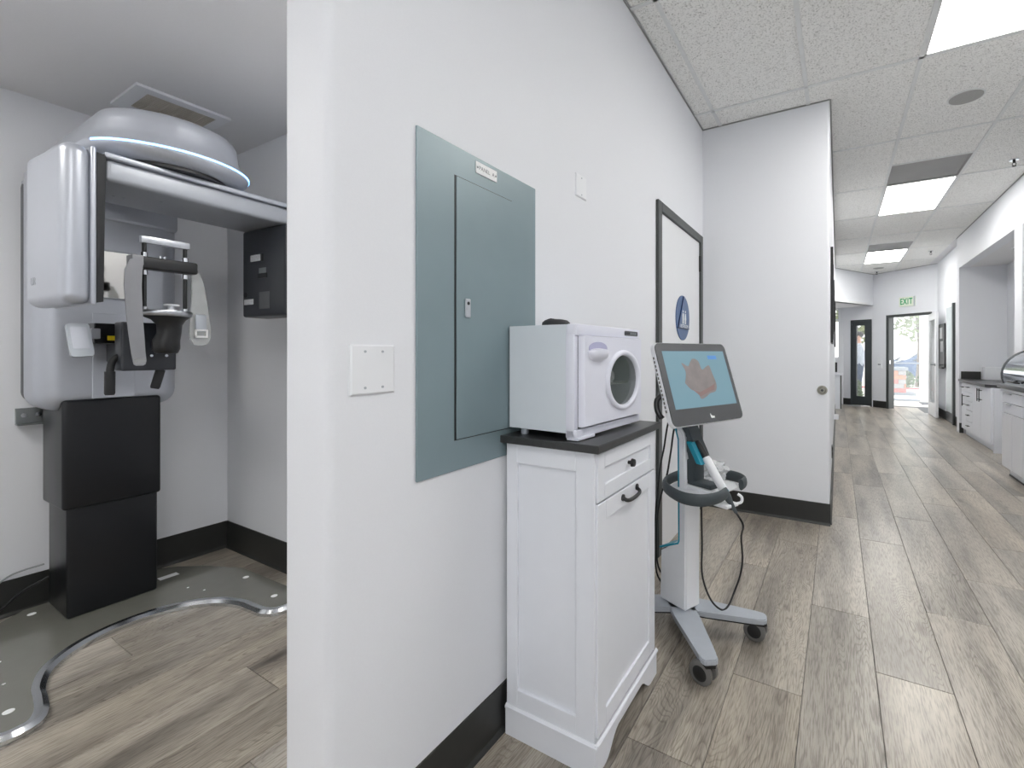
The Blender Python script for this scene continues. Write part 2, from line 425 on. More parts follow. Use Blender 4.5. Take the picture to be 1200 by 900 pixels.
struct('wall_imaging_header', box(XLB, XL, -1.4, YE, ICH, CH), 'wall', 'white wall strip above the imaging room opening', 'wall')
struct('wall_rear_left', box(XLB, XL, -2.6, -1.3, 0, CH), 'wall', 'white wall behind the camera on the left', 'wall')
bm = box(XLB, XR+0.15, -2.72, -2.6, 0, 0.75); add_box(bm, XLB, XR+0.15, -2.72, -2.6, 2.6, CH); add_box(bm, XLB, -0.75, -2.72, -2.6, 0.75, 2.6); add_box(bm, 1.45, XR+0.15, -2.72, -2.6, 0.75, 2.6)  # rear wall, with the opening for the added window
struct('wall_rear', bm, 'wall', 'white wall with an added window behind the camera', 'wall')
struct('wall_right', box(XR, XR+0.13, -2.6, 4.6, 0, CH), 'wall', 'white right wall near the camera out of view', 'wall')
struct('wall_right_pier', wall_bullnose(XR-0.005, XR+0.13, 6.21, 6.45, 0, 2.52, 0.02, ((0, 0), (0, 1))), 'wall', 'slim white pier between the two right alcoves', 'wall', smooth=40)
struct('wall_right_header', box(XR, XR+0.13, 4.6, 8.97, 2.52, CH), 'wall', 'white header above the right alcoves', 'wall')
struct('wall_alcove_end', box(XR, 2.30, 8.97, 9.13, 0, CH), 'wall', 'white end wall of the alcove behind the counter', 'wall')
struct('wall_alcove_back', box(2.16, 2.26, 4.5, 8.97, 0, 2.52), 'wall', 'white back wall of the right alcove', 'wall')
struct('wall_alcove_near', box(XR+0.13, 2.26, 4.5, 4.6, 0, 2.52), 'wall', 'white near side wall of the right alcove', 'wall')
struct('ceiling_alcove', box(XR+0.13, 2.26, 4.5, 8.97, 2.52, 2.58), 'gypsum', 'painted low ceiling of the right alcove', 'ceiling')
struct('wall_right_far', box(1.72, 1.84, 9.13, 11.46, 0, CH), 'wall', 'white right wall beside the exit door', 'wall')
# far wall with exit doorway (runs diagonally)
dB = (BRC - APEX).normalized(); nB = Vector((-dB.y, dB.x, 0)); nB = nB if nB.y > 0 else -nB
LB = (BRC - APEX).length
def wallB(s0, s1, z0, z1, t0=0.0, t1=0.12):
    return prism([(s0, t0), (s1, t0), (s1, t1), (s0, t1)], APEX + Vector((0, 0, z0)), dB, nB, (0, 0, z1-z0))
SJ0, SJ1, ZD = 0.375, 1.235, 2.0
bm = wallB(0.0, SJ0-0.06, 0, CH); 
struct('wall_exit_left', bm, 'wall', 'white wall strip left of the exit doorway', 'wall')
struct('wall_exit_right', wallB(SJ1+0.02, LB+0.02, 0, CH), 'wall', 'white wall strip right of the exit doorway', 'wall')
struct('wall_exit_header', wallB(SJ0-0.06, SJ1+0.02, ZD+0.05, CH), 'wall', 'white wall above the exit doorway with exit sign', 'wall')
# wall with narrow dark door
AL = Vector((0.12, 12.65, 0)); dA = (AL - APEX).normalized(); nA = Vector((-dA.y, dA.x, 0)); nA = nA if nA.y > 0 else -nA
LA = (AL - APEX).length
def wallA(s0, s1, z0, z1, t0=0.0, t1=0.12):
    return prism([(s0, t0), (s1, t0), (s1, t1), (s0, t1)], APEX + Vector((0, 0, z0)), dA, nA, (0, 0, z1-z0))
SA0, SA1, ZA = 0.03, 0.485, 1.99
struct('wall_entry_left', wallA(SA1, LA, 0, 2.6), 'wall', 'narrow white wall left of the dark glazed door', 'wall')
struct('wall_entry_right', wallA(-0.02, SA0, 0, 2.6), 'wall', 'white corner strip right of the dark glazed door', 'wall')
struct('wall_entry_header', wallA(SA0, SA1, ZA, 2.6), 'wall', 'white wall above the dark glazed door', 'wall')
# diagonal header above the lobby opening
HL = Vector((XP, 11.0, 0)); dH = (APEX - HL).normalized(); nH = Vector((-dH.y, dH.x, 0))
struct('wall_lobby_header', prism([(0, 0), ((APEX-HL).length, 0), ((APEX-HL).length, 0.1), (0, 0.1)], HL + Vector((0, 0, 2.30)), dH, nH, (0, 0, 0.7)), 'wall', 'white diagonal bulkhead above the lobby opening', 'wall')
lob = [(XP-0.1, 11.0), (XP+0.03, 11.0), (0.72, 12.4), (0.12, 12.78), (-2.2, 12.78), (-2.2, 11.0)]
struct('ceiling_lobby', prism(lob, (0, 0, 2.30), (1, 0, 0), (0, 1, 0), (0, 0, 0.05)), 'gypsum', 'painted low ceiling over the lobby', 'ceiling')
struct('wall_lobby_near', box(-2.2, XP-0.12, 10.9, 11.0, 0, 2.3), 'wall', 'lobby wall behind the hallway wall', 'wall')
struct('wall_lobby_left', box(-2.3, -2.2, 10.9, 12.78, 0, 2.3), 'wall', 'far left wall of the lobby', 'wall')
bm = box(-2.2, 0.12, 12.65, 12.77, 0, 1.07); add_box(bm, 0.05, 0.12, 12.65, 12.77, 1.07, 2.3); add_box(bm, -2.2, -1.7, 12.65, 12.77, 1.07, 2.3)
struct('wall_lobby_window', bm, 'wall', 'white wall under the bright lobby window', 'wall')
struct('ceiling_imaging', box(IX-0.1, XLB, -1.4, IY+0.1, ICH, ICH+0.08), 'gypsum', 'smooth grey white ceiling above the x-ray machine', 'ceiling')
struct('roof', box(-3.6, 2.5, -2.8, 12.9, CH+0.10, CH+0.2), 'gypsum', 'roof slab above the ceilings', 'ceiling')

# baseboards
def bb(name, x0, x1, y0, y1, side, label, h=0.152, parent=None):
    """black cove base: upright plus a small toe towards the room (side = +x,-x,+y,-y)"""
    bm = bmesh.new()
    prof = [(0, 0), (0.014, 0), (0.012, 0.006), (0.006, 0.014), (0.005, 0.02), (0.005, h), (0, h)]
    if side == '+x': add_prism(bm, prof, (x0, y0, 0), (1, 0, 0), (0, 0, 1), (0, y1-y0, 0))
    if side == '-x': add_prism(bm, prof, (x1, y0, 0), (-1, 0, 0), (0, 0, 1), (0, y1-y0, 0))
    if side == '-y': add_prism(bm, prof, (x0, y1, 0), (0, -1, 0), (0, 0, 1), (x1-x0, 0, 0))
    o = obj(name, bm, 'base'); tag(o, label, 'baseboard', kind='structure'); return o
bb('baseboard_left', XL, XL, YE+0.02, 2.60, '+x', 'black rubber base along the panel wall')
bb('baseboard_partition', XL, XP+0.006, YP, YP, '-y', 'black rubber base under the partition wall')
bb('baseboard_hall_left', XP, XP, YP+0.02, 11.0, '+x', 'black rubber base along the left hall wall')
bb('baseboard_imaging_back', IX, IX, -1.3, IY, '+x', 'black base behind the x-ray machine', 0.165)
bb('baseboard_imaging_right', IX, XLB, IY, IY, '-y', 'black base right of the x-ray machine', 0.165)
bb('baseboard_right_far', 1.72, 1.72, 9.14, 11.40, '-x', 'dark base on the right wall by the exit')
bb('baseboard_alcove', XR-0.0, 1.66, 8.97, 8.97, '-y', 'short black base at the alcove corner')
for nm, fn, s0, s1, lb in (('baseboard_exit', wallB, 0.0, SJ0-0.062, 'dark base left of the exit doorway'), ('baseboard_entry', wallA, SA1+0.002, LA, 'dark base left of the dark glazed door')):
    tag(obj(nm, fn(s0, s1, 0, 0.15, -0.012, 0.0), 'base'), lb, 'baseboard', kind='structure')

# ------------------------------------------------------------------ suspended ceiling
ceil = struct('ceiling', box(XLB+0.01, 1.83, -2.6, 12.5, CH+0.03, CH+0.09), 'gypsum', 'suspended ceiling of speckled white tiles', 'ceiling')
GX = [XL, -0.80, -0.185, 0.437, 1.058, XR]
GY0, GS = 2.20, 1.228
GY = [GY0 + GS*i for i in range(-4, 9)]
cellsY = [max(-2.6, GY[0])] + GY[1:] + [12.5]
LIGHT_ROWS = {GY0 + GS*(-3), GY0, GY0 + 3*GS, GY0 + 6*GS}
def clip_far(bm):
    # trim tiles behind the diagonal far walls
    for co, no in ((APEX + Vector((0, 0, 3)), nB), (HL + Vector((0, 0, 3)), nH)):
        g = bm.verts[:] + bm.edges[:] + bm.faces[:]
        r = bmesh.ops.bisect_plane(bm, geom=g, plane_co=co, plane_no=no, clear_outer=True)
        es = [e for e in r['geom_cut'] if isinstance(e, bmesh.types.BMEdge)]
        if es:
            try: bmesh.ops.edgeloop_fill(bm, edges=es)
            except Exception: pass
    return bm
def tile(x0, x1, y0, y1):
    if y0 >= YP - 0.02 and x1 <= XP + 0.01: return
    if y0 < YP < y1 and x1 <= XP: y1 = YP
    if y0 > YP and x0 < XP: x0 = XP
    if x1 - x0 < 0.03 or y1 - y0 < 0.03: return
    g = 0.0125
    bm = box(x0+g, x1-g, y0+g, y1-g, CH+0.004, CH+0.02)
    if y1 > 10.6: clip_far(bm)
    if len(bm.faces) < 5: bm.free(); return
    obj('ceiling_tile', bm, 'tile', ceil, org=((x0+x1)/2, (y0+y1)/2, CH))
lights = []
for ci in range(5):
    x0, x1 = GX[ci], GX[ci+1]
    for yi in range(len(cellsY)-1):
        y0, y1 = cellsY[yi], cellsY[yi+1]
        if y1 - y0 < 0.05: continue
        lit = ci == 3 and any(abs(y0-q) < 0.01 for q in LIGHT_ROWS)
        nxt = ci == 3 and any(abs(y1-q) < 0.01 for q in LIGHT_ROWS)
        if lit: lights.append((x0, x1, y0, y1))
        elif nxt: tile(x0, x1, y0, (y0+y1)/2)
        else: tile(x0, x1, y0, y1)
def tbar(x0, x1, y0, y1):
    bm = box(x0, x1, y0, y1, CH-0.001, CH+0.006)
    if y1 > 10.6: clip_far(bm)
    if len(bm.faces) < 5: bm.free(); return
    obj('grid_bar', bm, 'tbar', ceil, org=((x0+x1)/2, (y0+y1)/2, CH))
for x in GX[1:5]:
    ya = -2.6; yb = YP if x < XP - 0.02 else 12.5
    tbar(x-0.012, x+0.012, ya, yb)
for y in GY:
    if y < -2.6: continue
    tbar(XL if y < YP else XP, XR, y-0.0118, y+0.0118)
for (x0, x1, y0, y1) in lights: tbar(x0, x1, (y0-GS/2)-0.0118, (y0-GS/2)+0.0118)
# wall angle strips round the ceiling edge
ang = mat('wall_angle', (150, 152, 150), 0.6)
for a in ((XL, XL+0.007, -2.6, YP), (XL, XP, YP-0.008, YP), (XR-0.01, XR, -2.6, 9.12), (XP, XP+0.01, YP, 11.0)):
    obj('wall_angle', box(a[0], a[1], a[2], a[3], CH-0.003, CH+0.004), ang, ceil)
bm = prism([(0, -0.016), (LB, -0.016), (LB, 0), (0, 0)], APEX + Vector((0, 0, CH-0.003)), dB, nB, (0, 0, 0.007)); obj('wall_angle', bm, ang, ceil)
bm = prism([(0, -0.016), ((APEX-HL).length, -0.016), ((APEX-HL).length, 0), (0, 0)], HL + Vector((0, 0, CH-0.003)), dH, nH, (0, 0, 0.007)); obj('wall_angle', bm, ang, ceil)

LBL = {GY0: 'large square edged ceiling light panel nearest the camera', GY0+3*GS: 'bright ceiling light panel beyond the round speaker', GY0+6*GS: 'small looking ceiling light panel farthest down the hall', GY0-3*GS: 'ceiling light panel added behind the camera for brightness'}  # the panel behind the camera is added to brighten the hall
RBL = {GY0: 'grey metal return panel before the nearest light', GY0+3*GS: 'grey metal return panel before the middle ceiling light', GY0+6*GS: 'grey metal return panel before the farthest ceiling light', GY0-3*GS: 'grey metal return panel behind the camera'}
for (x0, x1, y0, y1) in lights:
    key = min(LBL, key=lambda q: abs(q-y0))
    t = thing('ceiling_light', ((x0+x1)/2, (y0+y1)/2, CH), LBL[key], 'ceiling light', group='hall ceiling lights')
    g = 0.013; bm = bmesh.new()
    for a in ((x0+g, x0+g+0.012, y0+g, y1-g), (x1-g-0.012, x1-g, y0+g, y1-g), (x0+g, x1-g, y0+g, y0+g+0.012), (x0+g, x1-g, y1-g-0.012, y1-g)):
        add_box(bm, *a, CH-0.002, CH+0.02)
    obj('frame', bm, 'tbar', t)
    obj('diffuser', box(x0+g+0.012, x1-g-0.012, y0+g+0.012, y1-g-0.012, CH+0.002, CH+0.012), 'lampface', t)
    # grey metal return panel in the half cell in front of each light: folded pan with a lip
    ya, yb = y0-GS/2, y0
    p = thing('return_air_panel', ((x0+x1)/2, (ya+yb)/2, CH), RBL[key], 'vent', group='ceiling return panels')
    bm = bmesh.new(); g = 0.013
    for a in ((x0+g, x0+g+0.014, ya+g, yb-g), (x1-g-0.014, x1-g, ya+g, yb-g), (x0+g, x1-g, ya+g, ya+g+0.014), (x0+g, x1-g, yb-g-0.014, yb-g)):
        add_box(bm, *a, CH-0.001, CH+0.022)
    obj('pan_rim', bm, 'returnpanel', p)
    obj('pan', box(x0+g+0.014, x1-g-0.014, ya+g+0.014, yb-g-0.014, CH+0.006, CH+0.022), 'returnpanel', p)

def speaker(x, y, z, r, label):
    t = thing('ceiling_speaker', (x, y, z), label, 'speaker', group='ceiling speakers')
    obj('ring', cyl((x, y, z-0.006), (0, 0, 1), r, 0.008, 40), 'tbar', t, smooth=40)
    obj('grille', cyl((x, y, z-0.009), (0, 0, 1), r*0.9, 0.006, 40), 'spk', t, smooth=40)
speaker(0.775, 4.11, CH+0.004, 0.105, 'round grey ceiling speaker between two light panels')
speaker(0.74, 11.45, CH+0.004, 0.105, 'small far round ceiling speaker beyond the last light')
def sprinkler(x, y, label):
    t = thing('fire_sprinkler', (x, y, CH), label, 'sprinkler', group='fire sprinklers')
    obj('escutcheon', cyl((x, y, CH-0.006), (0, 0, 1), 0.035, 0.008, 24), 'chrome', t, smooth=40)
    bm = cyl((x, y, CH-0.03), (0, 0, 1), 0.011, 0.026, 12)
    for s in (-1, 1): add_tube(bm, [(x+s*0.011, y, CH-0.03), (x+s*0.014, y, CH-0.045), (x, y, CH-0.058)], 0.003, 6)
    obj('body', bm, 'black', t, smooth=40)
    obj('deflector', cyl((x, y, CH-0.062), (0, 0, 1), 0.016, 0.004, 16), 'black', t, smooth=40)
sprinkler(1.41, 5.66, 'fire sprinkler on the ceiling above the near alcove')
sprinkler(1.41, 10.0, 'fire sprinkler right of the farthest ceiling light')
sprinkler(0.74, 11.95, 'fire sprinkler at the far ceiling corner')
t = thing('downlight', (1.95, 7.6, 2.52), 'small round downlight in the alcove ceiling', 'ceiling light')
obj('trim_ring', cyl((1.95, 7.6, 2.511), (0, 0, 1), 0.09, 0.01, 32), 'trim', t, smooth=40)
obj('lens', cyl((1.95, 7.6, 2.507), (0, 0, 1), 0.065, 0.006, 32), 'spk', t, smooth=40)
# two unseen ceiling lights added to brighten the imaging room
for (lx, ly, lw, ll, lm, lb) in ((-2.35, -0.45, 0.30, 0.30, 'addedlamp', 'added imaging room ceiling light panel beyond the opening'), (-1.40, 0.98, 0.20, 0.24, 'addedlampdim', 'added imaging room ceiling light panel behind the panel wall')):
    t = thing('ceiling_light', (lx, ly, ICH), lb, 'ceiling light')
    bm = bmesh.new()
    for a in ((-lw-0.02, -lw, -ll-0.02, ll+0.02), (lw, lw+0.02, -ll-0.02, ll+0.02), (-lw, lw, -ll-0.02, -ll), (-lw, lw, ll, ll+0.02)): add_box(bm, lx+a[0], lx+a[1], ly+a[2], ly+a[3], ICH-0.02, ICH)
    obj('frame', bm, 'tbar', t)
    obj('diffuser', box(lx-lw, lx+lw, ly-ll, ly+ll, ICH-0.012, ICH-0.004), lm, t)

# imaging room ceiling vent
vx0, vx1, vy0, vy1 = -3.06, -2.735, 0.797, 1.167
t = thing('ceiling_vent', ((vx0+vx1)/2, (vy0+vy1)/2, ICH), 'white square ceiling vent with beige grille above the x-ray machine', 'vent')
gx0, gx1, gy0, gy1 = -3.0, -2.79, 0.852, 1.122
bm = bmesh.new()
for a in ((vx0, vx1, vy0, gy0), (vx0, vx1, gy1, vy1), (vx0, gx0, gy0, gy1), (gx1, vx1, gy0, gy1)): add_box(bm, *a, ICH-0.012, ICH, )
obj('cover', bm, 'trim', t)
obj('cavity', box(gx0, gx1, gy0, gy1, ICH-0.004, ICH), 'ventdark', t)
n = 12
for i in range(n):
    x = gx0 + (i+0.5)/n*(gx1-gx0)
    obj('slat', box(x-0.0034, x+0.0034, gy0, gy1, ICH-0.0125, ICH-0.005), 'grille', t)
for i in range(5):
    y = gy0 + (i+1)/6*(gy1-gy0)
    obj('cross_bar', box(gx0, gx1, y-0.002, y+0.002, ICH-0.0128, ICH-0.006), 'grille', t)

# ------------------------------------------------------------------ dental x-ray machine
Y0 = 0.79
xr = thing('dental_xray_machine', (-2.97, Y0, 0), 'silver and black dental x-ray machine with blue light strip in the imaging room', 'x-ray machine')
# horseshoe floor plate
cxp, cyp, rin = -2.43, Y0-0.01, 0.318
arc = [(cxp + rin*cos(a), cyp + rin*sin(a)) for a in [RAD(100) + k/28*RAD(160) for k in range(29)]]
tipR = [(-2.26, 1.245), (-2.245, 1.20), (-2.262, 1.145), (-2.31, 1.112), (-2.40, 1.102)]
tipL = [(-2.40, 0.455), (-2.31, 0.44), (-2.255, 0.41), (-2.245, 0.35), (-2.268, 0.315)]
edge = [(p.x, p.y) for p in smooth_path([(a, b2, 0) for a, b2 in tipR + arc[::4] + tipL], 4)]
outer = [(-2.40, 0.285), (-2.86, 0.295), (-3.10, 0.38), (-3.22, 0.50), (-3.27, 0.56), (-3.27, 1.02), (-3.20, 1.10), (-3.06, 1.19), (-2.86, 1.275), (-2.42, 1.29)]
poly = edge + outer
obj('floor_plate', prism(poly, (0, 0, 0.0), (1, 0, 0), (0, 1, 0), (0, 0, 0.026)), 'plate', xr)
# aluminium edge trim swept along the inner edge (bevelled section)
E3 = [Vector((p[0], p[1], 0)) for p in edge]; rings = []
for i, p in enumerate(E3):
    t_ = (E3[min(i+1, len(E3)-1)] - E3[max(i-1, 0)]).normalized(); nrm = Vector((-t_.y, t_.x, 0))
    side = -nrm if (Vector((cxp, cyp, 0)) - p).dot(nrm) < 0 and False else nrm
    sec = [(-0.022, 0.0275), (-0.002, 0.0275), (0.012, 0.016), (0.012, 0.002), (-0.022, 0.002)]
    rings.append([p + side*a + Vector((0, 0, b2)) for a, b2 in sec])
obj('edge_trim', loft(rings), 'chrome', xr, smooth=30)
for (x, y) in ((-3.187, 0.571), (-2.725, 1.23), (-2.396, 1.205), (-2.386, 0.377), (-2.72, 0.36)):
    obj('anchor_cap', cyl((x, y, 0.026), (0, 0, 1), 0.014, 0.0015, 20), 'paper', xr)
for (x, y) in ((-2.86, 1.03), (-2.76, 1.06), (-2.60, 0.40), (-2.8, 0.42)):
    obj('screw', cyl((x, y, 0.026), (0, 0, 1), 0.005, 0.001, 10), 'paper', xr)
obj('warning_sticker', box(-3.115, -3.075, 0.99, 1.07, 0.026, 0.027), 'paper', xr)
# telescopic column
obj('column_lower', box(-3.25, -2.974, 0.634, 0.948, 0.026, 0.60, bev=0.012, seg=3), 'anthracite', xr, smooth=35)
obj('column_upper', box(-3.268, -2.962, 0.618, 0.958, 0.515, 1.005, bev=0.014, seg=3), 'anthracite', xr, smooth=35)
# silver carriage body
body = obj('carriage_body', box(-3.245, -2.972, 0.545, 1.036, 0.958, 2.06, bev=0.075, seg=8), 'silver', xr, smooth=40)
obj('back_cover', box(-3.315, -3.20, 0.552, 1.03, 0.985, 2.03, bev=0.05, seg=6), 'backgrey', xr, smooth=40)
obj('carriage_upper_shell', box(-3.235, -2.966, 0.552, 1.030, 1.836, 2.05, bev=0.02, seg=4), 'silver', xr, smooth=40)
obj('service_panel', box(-3.1, -2.969, 0.714, 0.86, 1.006, 1.40, bev=0.002), 'silver', xr)
mm = obj('mirror_frame', box(-3.1, -2.9685, 0.668, 0.87, 1.468, 1.70, bev=0.002), 'silverdark', xr)
obj('mirror', box(-3.0, -2.967, 0.676, 0.863, 1.475, 1.692), 'mirror', mm)
# overhead canopy, D-shaped in plan
def dplan(inset, z, yc=0.825, hw=0.272, xf=-2.205, xb=-3.26, n=20, back=0.0):
    hw2 = hw - inset; out = []; rad = hw2*0.98
    xc = (xf - inset) - rad*0.92
    for k in range(n+1):
        a = -pi/2 + k/n*pi
        out.append(Vector((xc + rad*0.92*cos(a), yc + hw2*sin(a), z)))
    for k in range(1, 6): out.append(Vector((xc + (xb + back - xc)*k/5, yc + hw2, z)))
    for k in range(5, 0, -1): out.append(Vector((xc + (xb + back - xc)*k/5, yc - hw2, z)))
    return out
prof = [(0.085, 1.952), (0.045, 1.957), (0.018, 1.970), (0.004, 1.986), (0.0, 1.996), (0.0, 2.006), (0.010, 2.014), (0.026, 2.035), (0.036, 2.065), (0.040, 2.10), (0.044, 2.125), (0.056, 2.145), (0.085, 2.158), (0.13, 2.165)]
obj('overhead_canopy', loft([dplan(i, z) for i, z in prof]), 'silver', xr, smooth=50)
# blue light strip round the front of the canopy
pa = dplan(-0.001, 0)[0:21]
pa = pa[2:] + [Vector((-2.48, pa[-1].y, 0))]
rings = []
for i, p in enumerate(pa):
    t_ = (pa[min(i+1, len(pa)-1)] - pa[max(i-1, 0)]).normalized(); nr = Vector((t_.y, -t_.x, 0))
    rings.append([p + nr*a + Vector((0, 0, z)) for a, z in ((-0.004, 1.9965), (0.0015, 1.9975), (0.0015, 2.0045), (-0.004, 2.0055))])
obj('light_strip', loft(rings), 'led', xr)
obj('rotation_bearing', cyl((-2.46, 0.82, 1.943), (0, 0, 1), 0.20, 0.014, 48), 'black', xr, smooth=40)
# rotating gantry (turned 4 degrees)
G = Matrix.Translation((-2.46, 0.80, 0)) @ Matrix.Rotation(RAD(3.0), 4, 'Z') @ Matrix.Translation((2.46, -0.80, 0))
def gob(name, bm, m, parent, **k):
    bm.transform(G); return obj(name, bm, m, parent, **k)
beam = gob('gantry_beam', box(-2.65, -2.30, 0.575, 1.31, 1.84, 1.918, bev=0.016, seg=4), 'silverdark', xr, smooth=40)
gob('top_cover', box(-2.655, -2.295, 0.572, 1.315, 1.921, 1.942, bev=0.006, seg=3), 'silver', beam, smooth=40)
for (x, y) in ((-2.50, 0.66), (-2.50, 0.69), (-2.42, 0.78), (-2.55, 1.02), (-2.36, 1.05)):
    gob('beam_screw', cyl((x, y, 1.8385), (0, 0, 1), 0.005, 0.003, 10), 'chrome', beam)
# left housing: silver shell plus dark inner cover
shell = gob('detector_housing', box(-2.66, -2.298, 0.464, 0.545, 1.385, 1.95, bev=0.038, seg=8), 'silver', xr, smooth=50)
gob('housing_rim', box(-2.655, -2.294, 0.536, 0.551, 1.388, 1.948, bev=0.006, seg=3), 'silver', shell, smooth=50)
gob('inner_cover', loft([[(-2.64, 0.551, 1.395), (-2.296, 0.551, 1.395), (-2.302, 0.570, 1.40), (-2.63, 0.570, 1.40)], [(-2.64, 0.551, 1.90), (-2.296, 0.551, 1.93), (-2.302, 0.577, 1.93), (-2.63, 0.577, 1.90)]]), 'black', shell)
tm = G @ frame_mtx((-2.56, 0.4638, 1.475), (1, 0, 0), (0, 0, 1))
o = add_text('housing_emblem', 'UR', 0.040, 'silvermark', shell, tm, ext=0.0004)
# right housing: dark panel with stickers
src = gob('source_housing', box(-2.65, -2.28, 1.20, 1.33, 1.40, 1.842, bev=0.012, seg=3), 'char', xr, smooth=40)
def sface(name, x0, x1, z0, z1, m, d=0.0015): gob(name, box(x0, x1, 1.20-d, 1.202, z0, z1), m, src)
sface('sticker', -2.574, -2.485, 1.68, 1.712, 'label'); sface('socket', -2.482, -2.465, 1.675, 1.712, 'black', 0.004)
sface('switch', -2.507, -2.43, 1.59, 1.614, 'black', 0.004); sface('sticker', -2.50, -2.44, 1.616, 1.642, 'steel')
sface('cover_plate', -2.499, -2.412, 1.437, 1.522, 'backgrey', 0.001); sface('sticker', -2.63, -2.55, 1.463, 1.49, 'label')
gob('socket', cyl((-2.622, 1.203, 1.514), (0, -1, 0), 0.014, 0.005, 16), 'black', src)
# patient support: control box, chin table, rods, blades
ctl = obj('control_box', box(-2.63, -2.55, 0.697, 0.877, 1.142, 1.345, bev=0.006), 'char', xr)
tab = obj('sticker_arm', box(-2.98, -2.70, 0.655, 0.78, 1.258, 1.342, bev=0.003), 'anthracite', ctl)
obj('yellow_sticker', box(-2.701, -2.6985, 0.694, 0.722, 1.270, 1.290), 'yellow', ctl)
obj('yellow_sticker', box(-2.701, -2.6985, 0.724, 0.742, 1.268, 1.283), 'yellow', ctl)
obj('support_arm', box(-2.99, -2.62, 0.76, 0.86, 1.17, 1.32, bev=0.01), 'anthracite', ctl)
obj('hinge_block', box(-2.72, -2.66, 0.636, 0.664, 1.275, 1.318, bev=0.003), 'silverdark', ctl)
# tilted touch pad left of the control box
pm_ = Matrix.Translation((-2.60, 0.588, 1.265)) @ Matrix.Rotation(RAD(-6), 4, 'X') @ Matrix.Rotation(RAD(-14), 4, 'Y') @ Matrix.Rotation(RAD(10), 4, 'X')
bm = prism(rrect(0.066, 0.135, 0.012), (0, 0, 0), (0, 1, 0), (0, 0, 1), (0.014, 0, 0)); bm.transform(pm_)
pad = obj('touch_pad', bm, 'cartgrey', xr, smooth=40)
bm = prism(rrect(0.046, 0.088, 0.004, cy=0.008), (0.0141, 0, 0), (0, 1, 0), (0, 0, 1), (0.0015, 0, 0)); bm.transform(pm_); obj('pad_screen', bm, 'silver', pad)
# chin table on a curved neck
plan = [(0.072*cos(a) * (1.0), 0.088*sin(a)) for a in [k/36*2*pi for k in range(36)]]
bm = loft([[Vector((-2.45 + x*s, 0.808 + y*s, z)) for x, y in plan] for s, z in ((0.86, 1.368), (0.97, 1.372), (1.0, 1.380), (1.0, 1.389), (0.97, 1.393))])
tbl = obj('chin_table', bm, 'alu', xr, smooth=50)
rings = []
for z, hw, hd, oy, ox in ((1.214, 0.030, 0.030, 0.006, -0.015), (1.217, 0.038, 0.036, 0.006, -0.015), (1.235, 0.046, 0.042, 0.004, -0.012), (1.27, 0.045, 0.040, 0.004, -0.010), (1.30, 0.040, 0.036, 0.012, -0.006), (1.335, 0.042, 0.038, 0.012, -0.003), (1.355, 0.056, 0.050, 0.008, 0.0), (1.369, 0.080, 0.066, 0.0, 0.0)):
    rings.append([Vector((-2.45 + ox + hd*cos(a), 0.808 + oy + hw*sin(a), z)) for a in [k/24*2*pi for k in range(24)]])
obj('chin_neck', loft(rings), 'black', xr, smooth=60)
bm = cyl((-2.44, 0.822, 1.393), (0, 0, 1), 0.012, 0.022, 18); add_cyl(bm, (-2.44, 0.822, 1.414), (0, 0, 1), 0.026, 0.007, 24); add_cyl(bm, (-2.44, 0.822, 1.393), (0, 0, 1), 0.019, 0.006, 18)
obj('chin_rest_knob', bm, 'trim', tbl, smooth=40)
for y in (0.738, 0.872):
    rod = obj('support_rod', cyl((-2.45, y, 1.392), (0, 0, 1), 0.0075, 0.285, 14), 'black', xr, smooth=40)
    for z, hh in ((1.392, 0.014), (1.535, 0.018), (1.608, 0.018)):
        obj('rod_collar', cyl((-2.45, y, z), (0, 0, 1), 0.0115, hh, 16), 'chrome', rod, smooth=40)
obj('top_bar', box(-2.462, -2.438, 0.726, 0.885, 1.664, 1.692, bev=0.002), 'alu', xr, smooth=40)
hb = obj('forehead_band', box(-2.465, -2.412, 0.712, 0.905, 1.556, 1.606, bev=0.008, seg=3), 'black', xr, smooth=40)
for y in (0.785, 0.80): obj('band_screw', cyl((-2.44, y, 1.604), (0, 0, 1), 0.005, 0.012, 12), 'chrome', hb, smooth=40)
def blade(name, path, widths, m, parent, th=0.006):
    rings = []
    P = smooth_path(path, 4)
    for i, p in enumerate(P):
        w = widths[0] + (widths[1]-widths[0])*i/(len(P)-1)
        f = min(1.0, 0.35 + min(i, len(P)-1-i)*0.3)
        c = Vector(p)
        rings.append([c + Vector((w*f/2*a, b2*th/2, 0)) for a, b2 in ((-1, -1), (1, -1), (1, 1), (-1, 1))])
    return obj(name, loft(rings), m, parent, smooth=30)
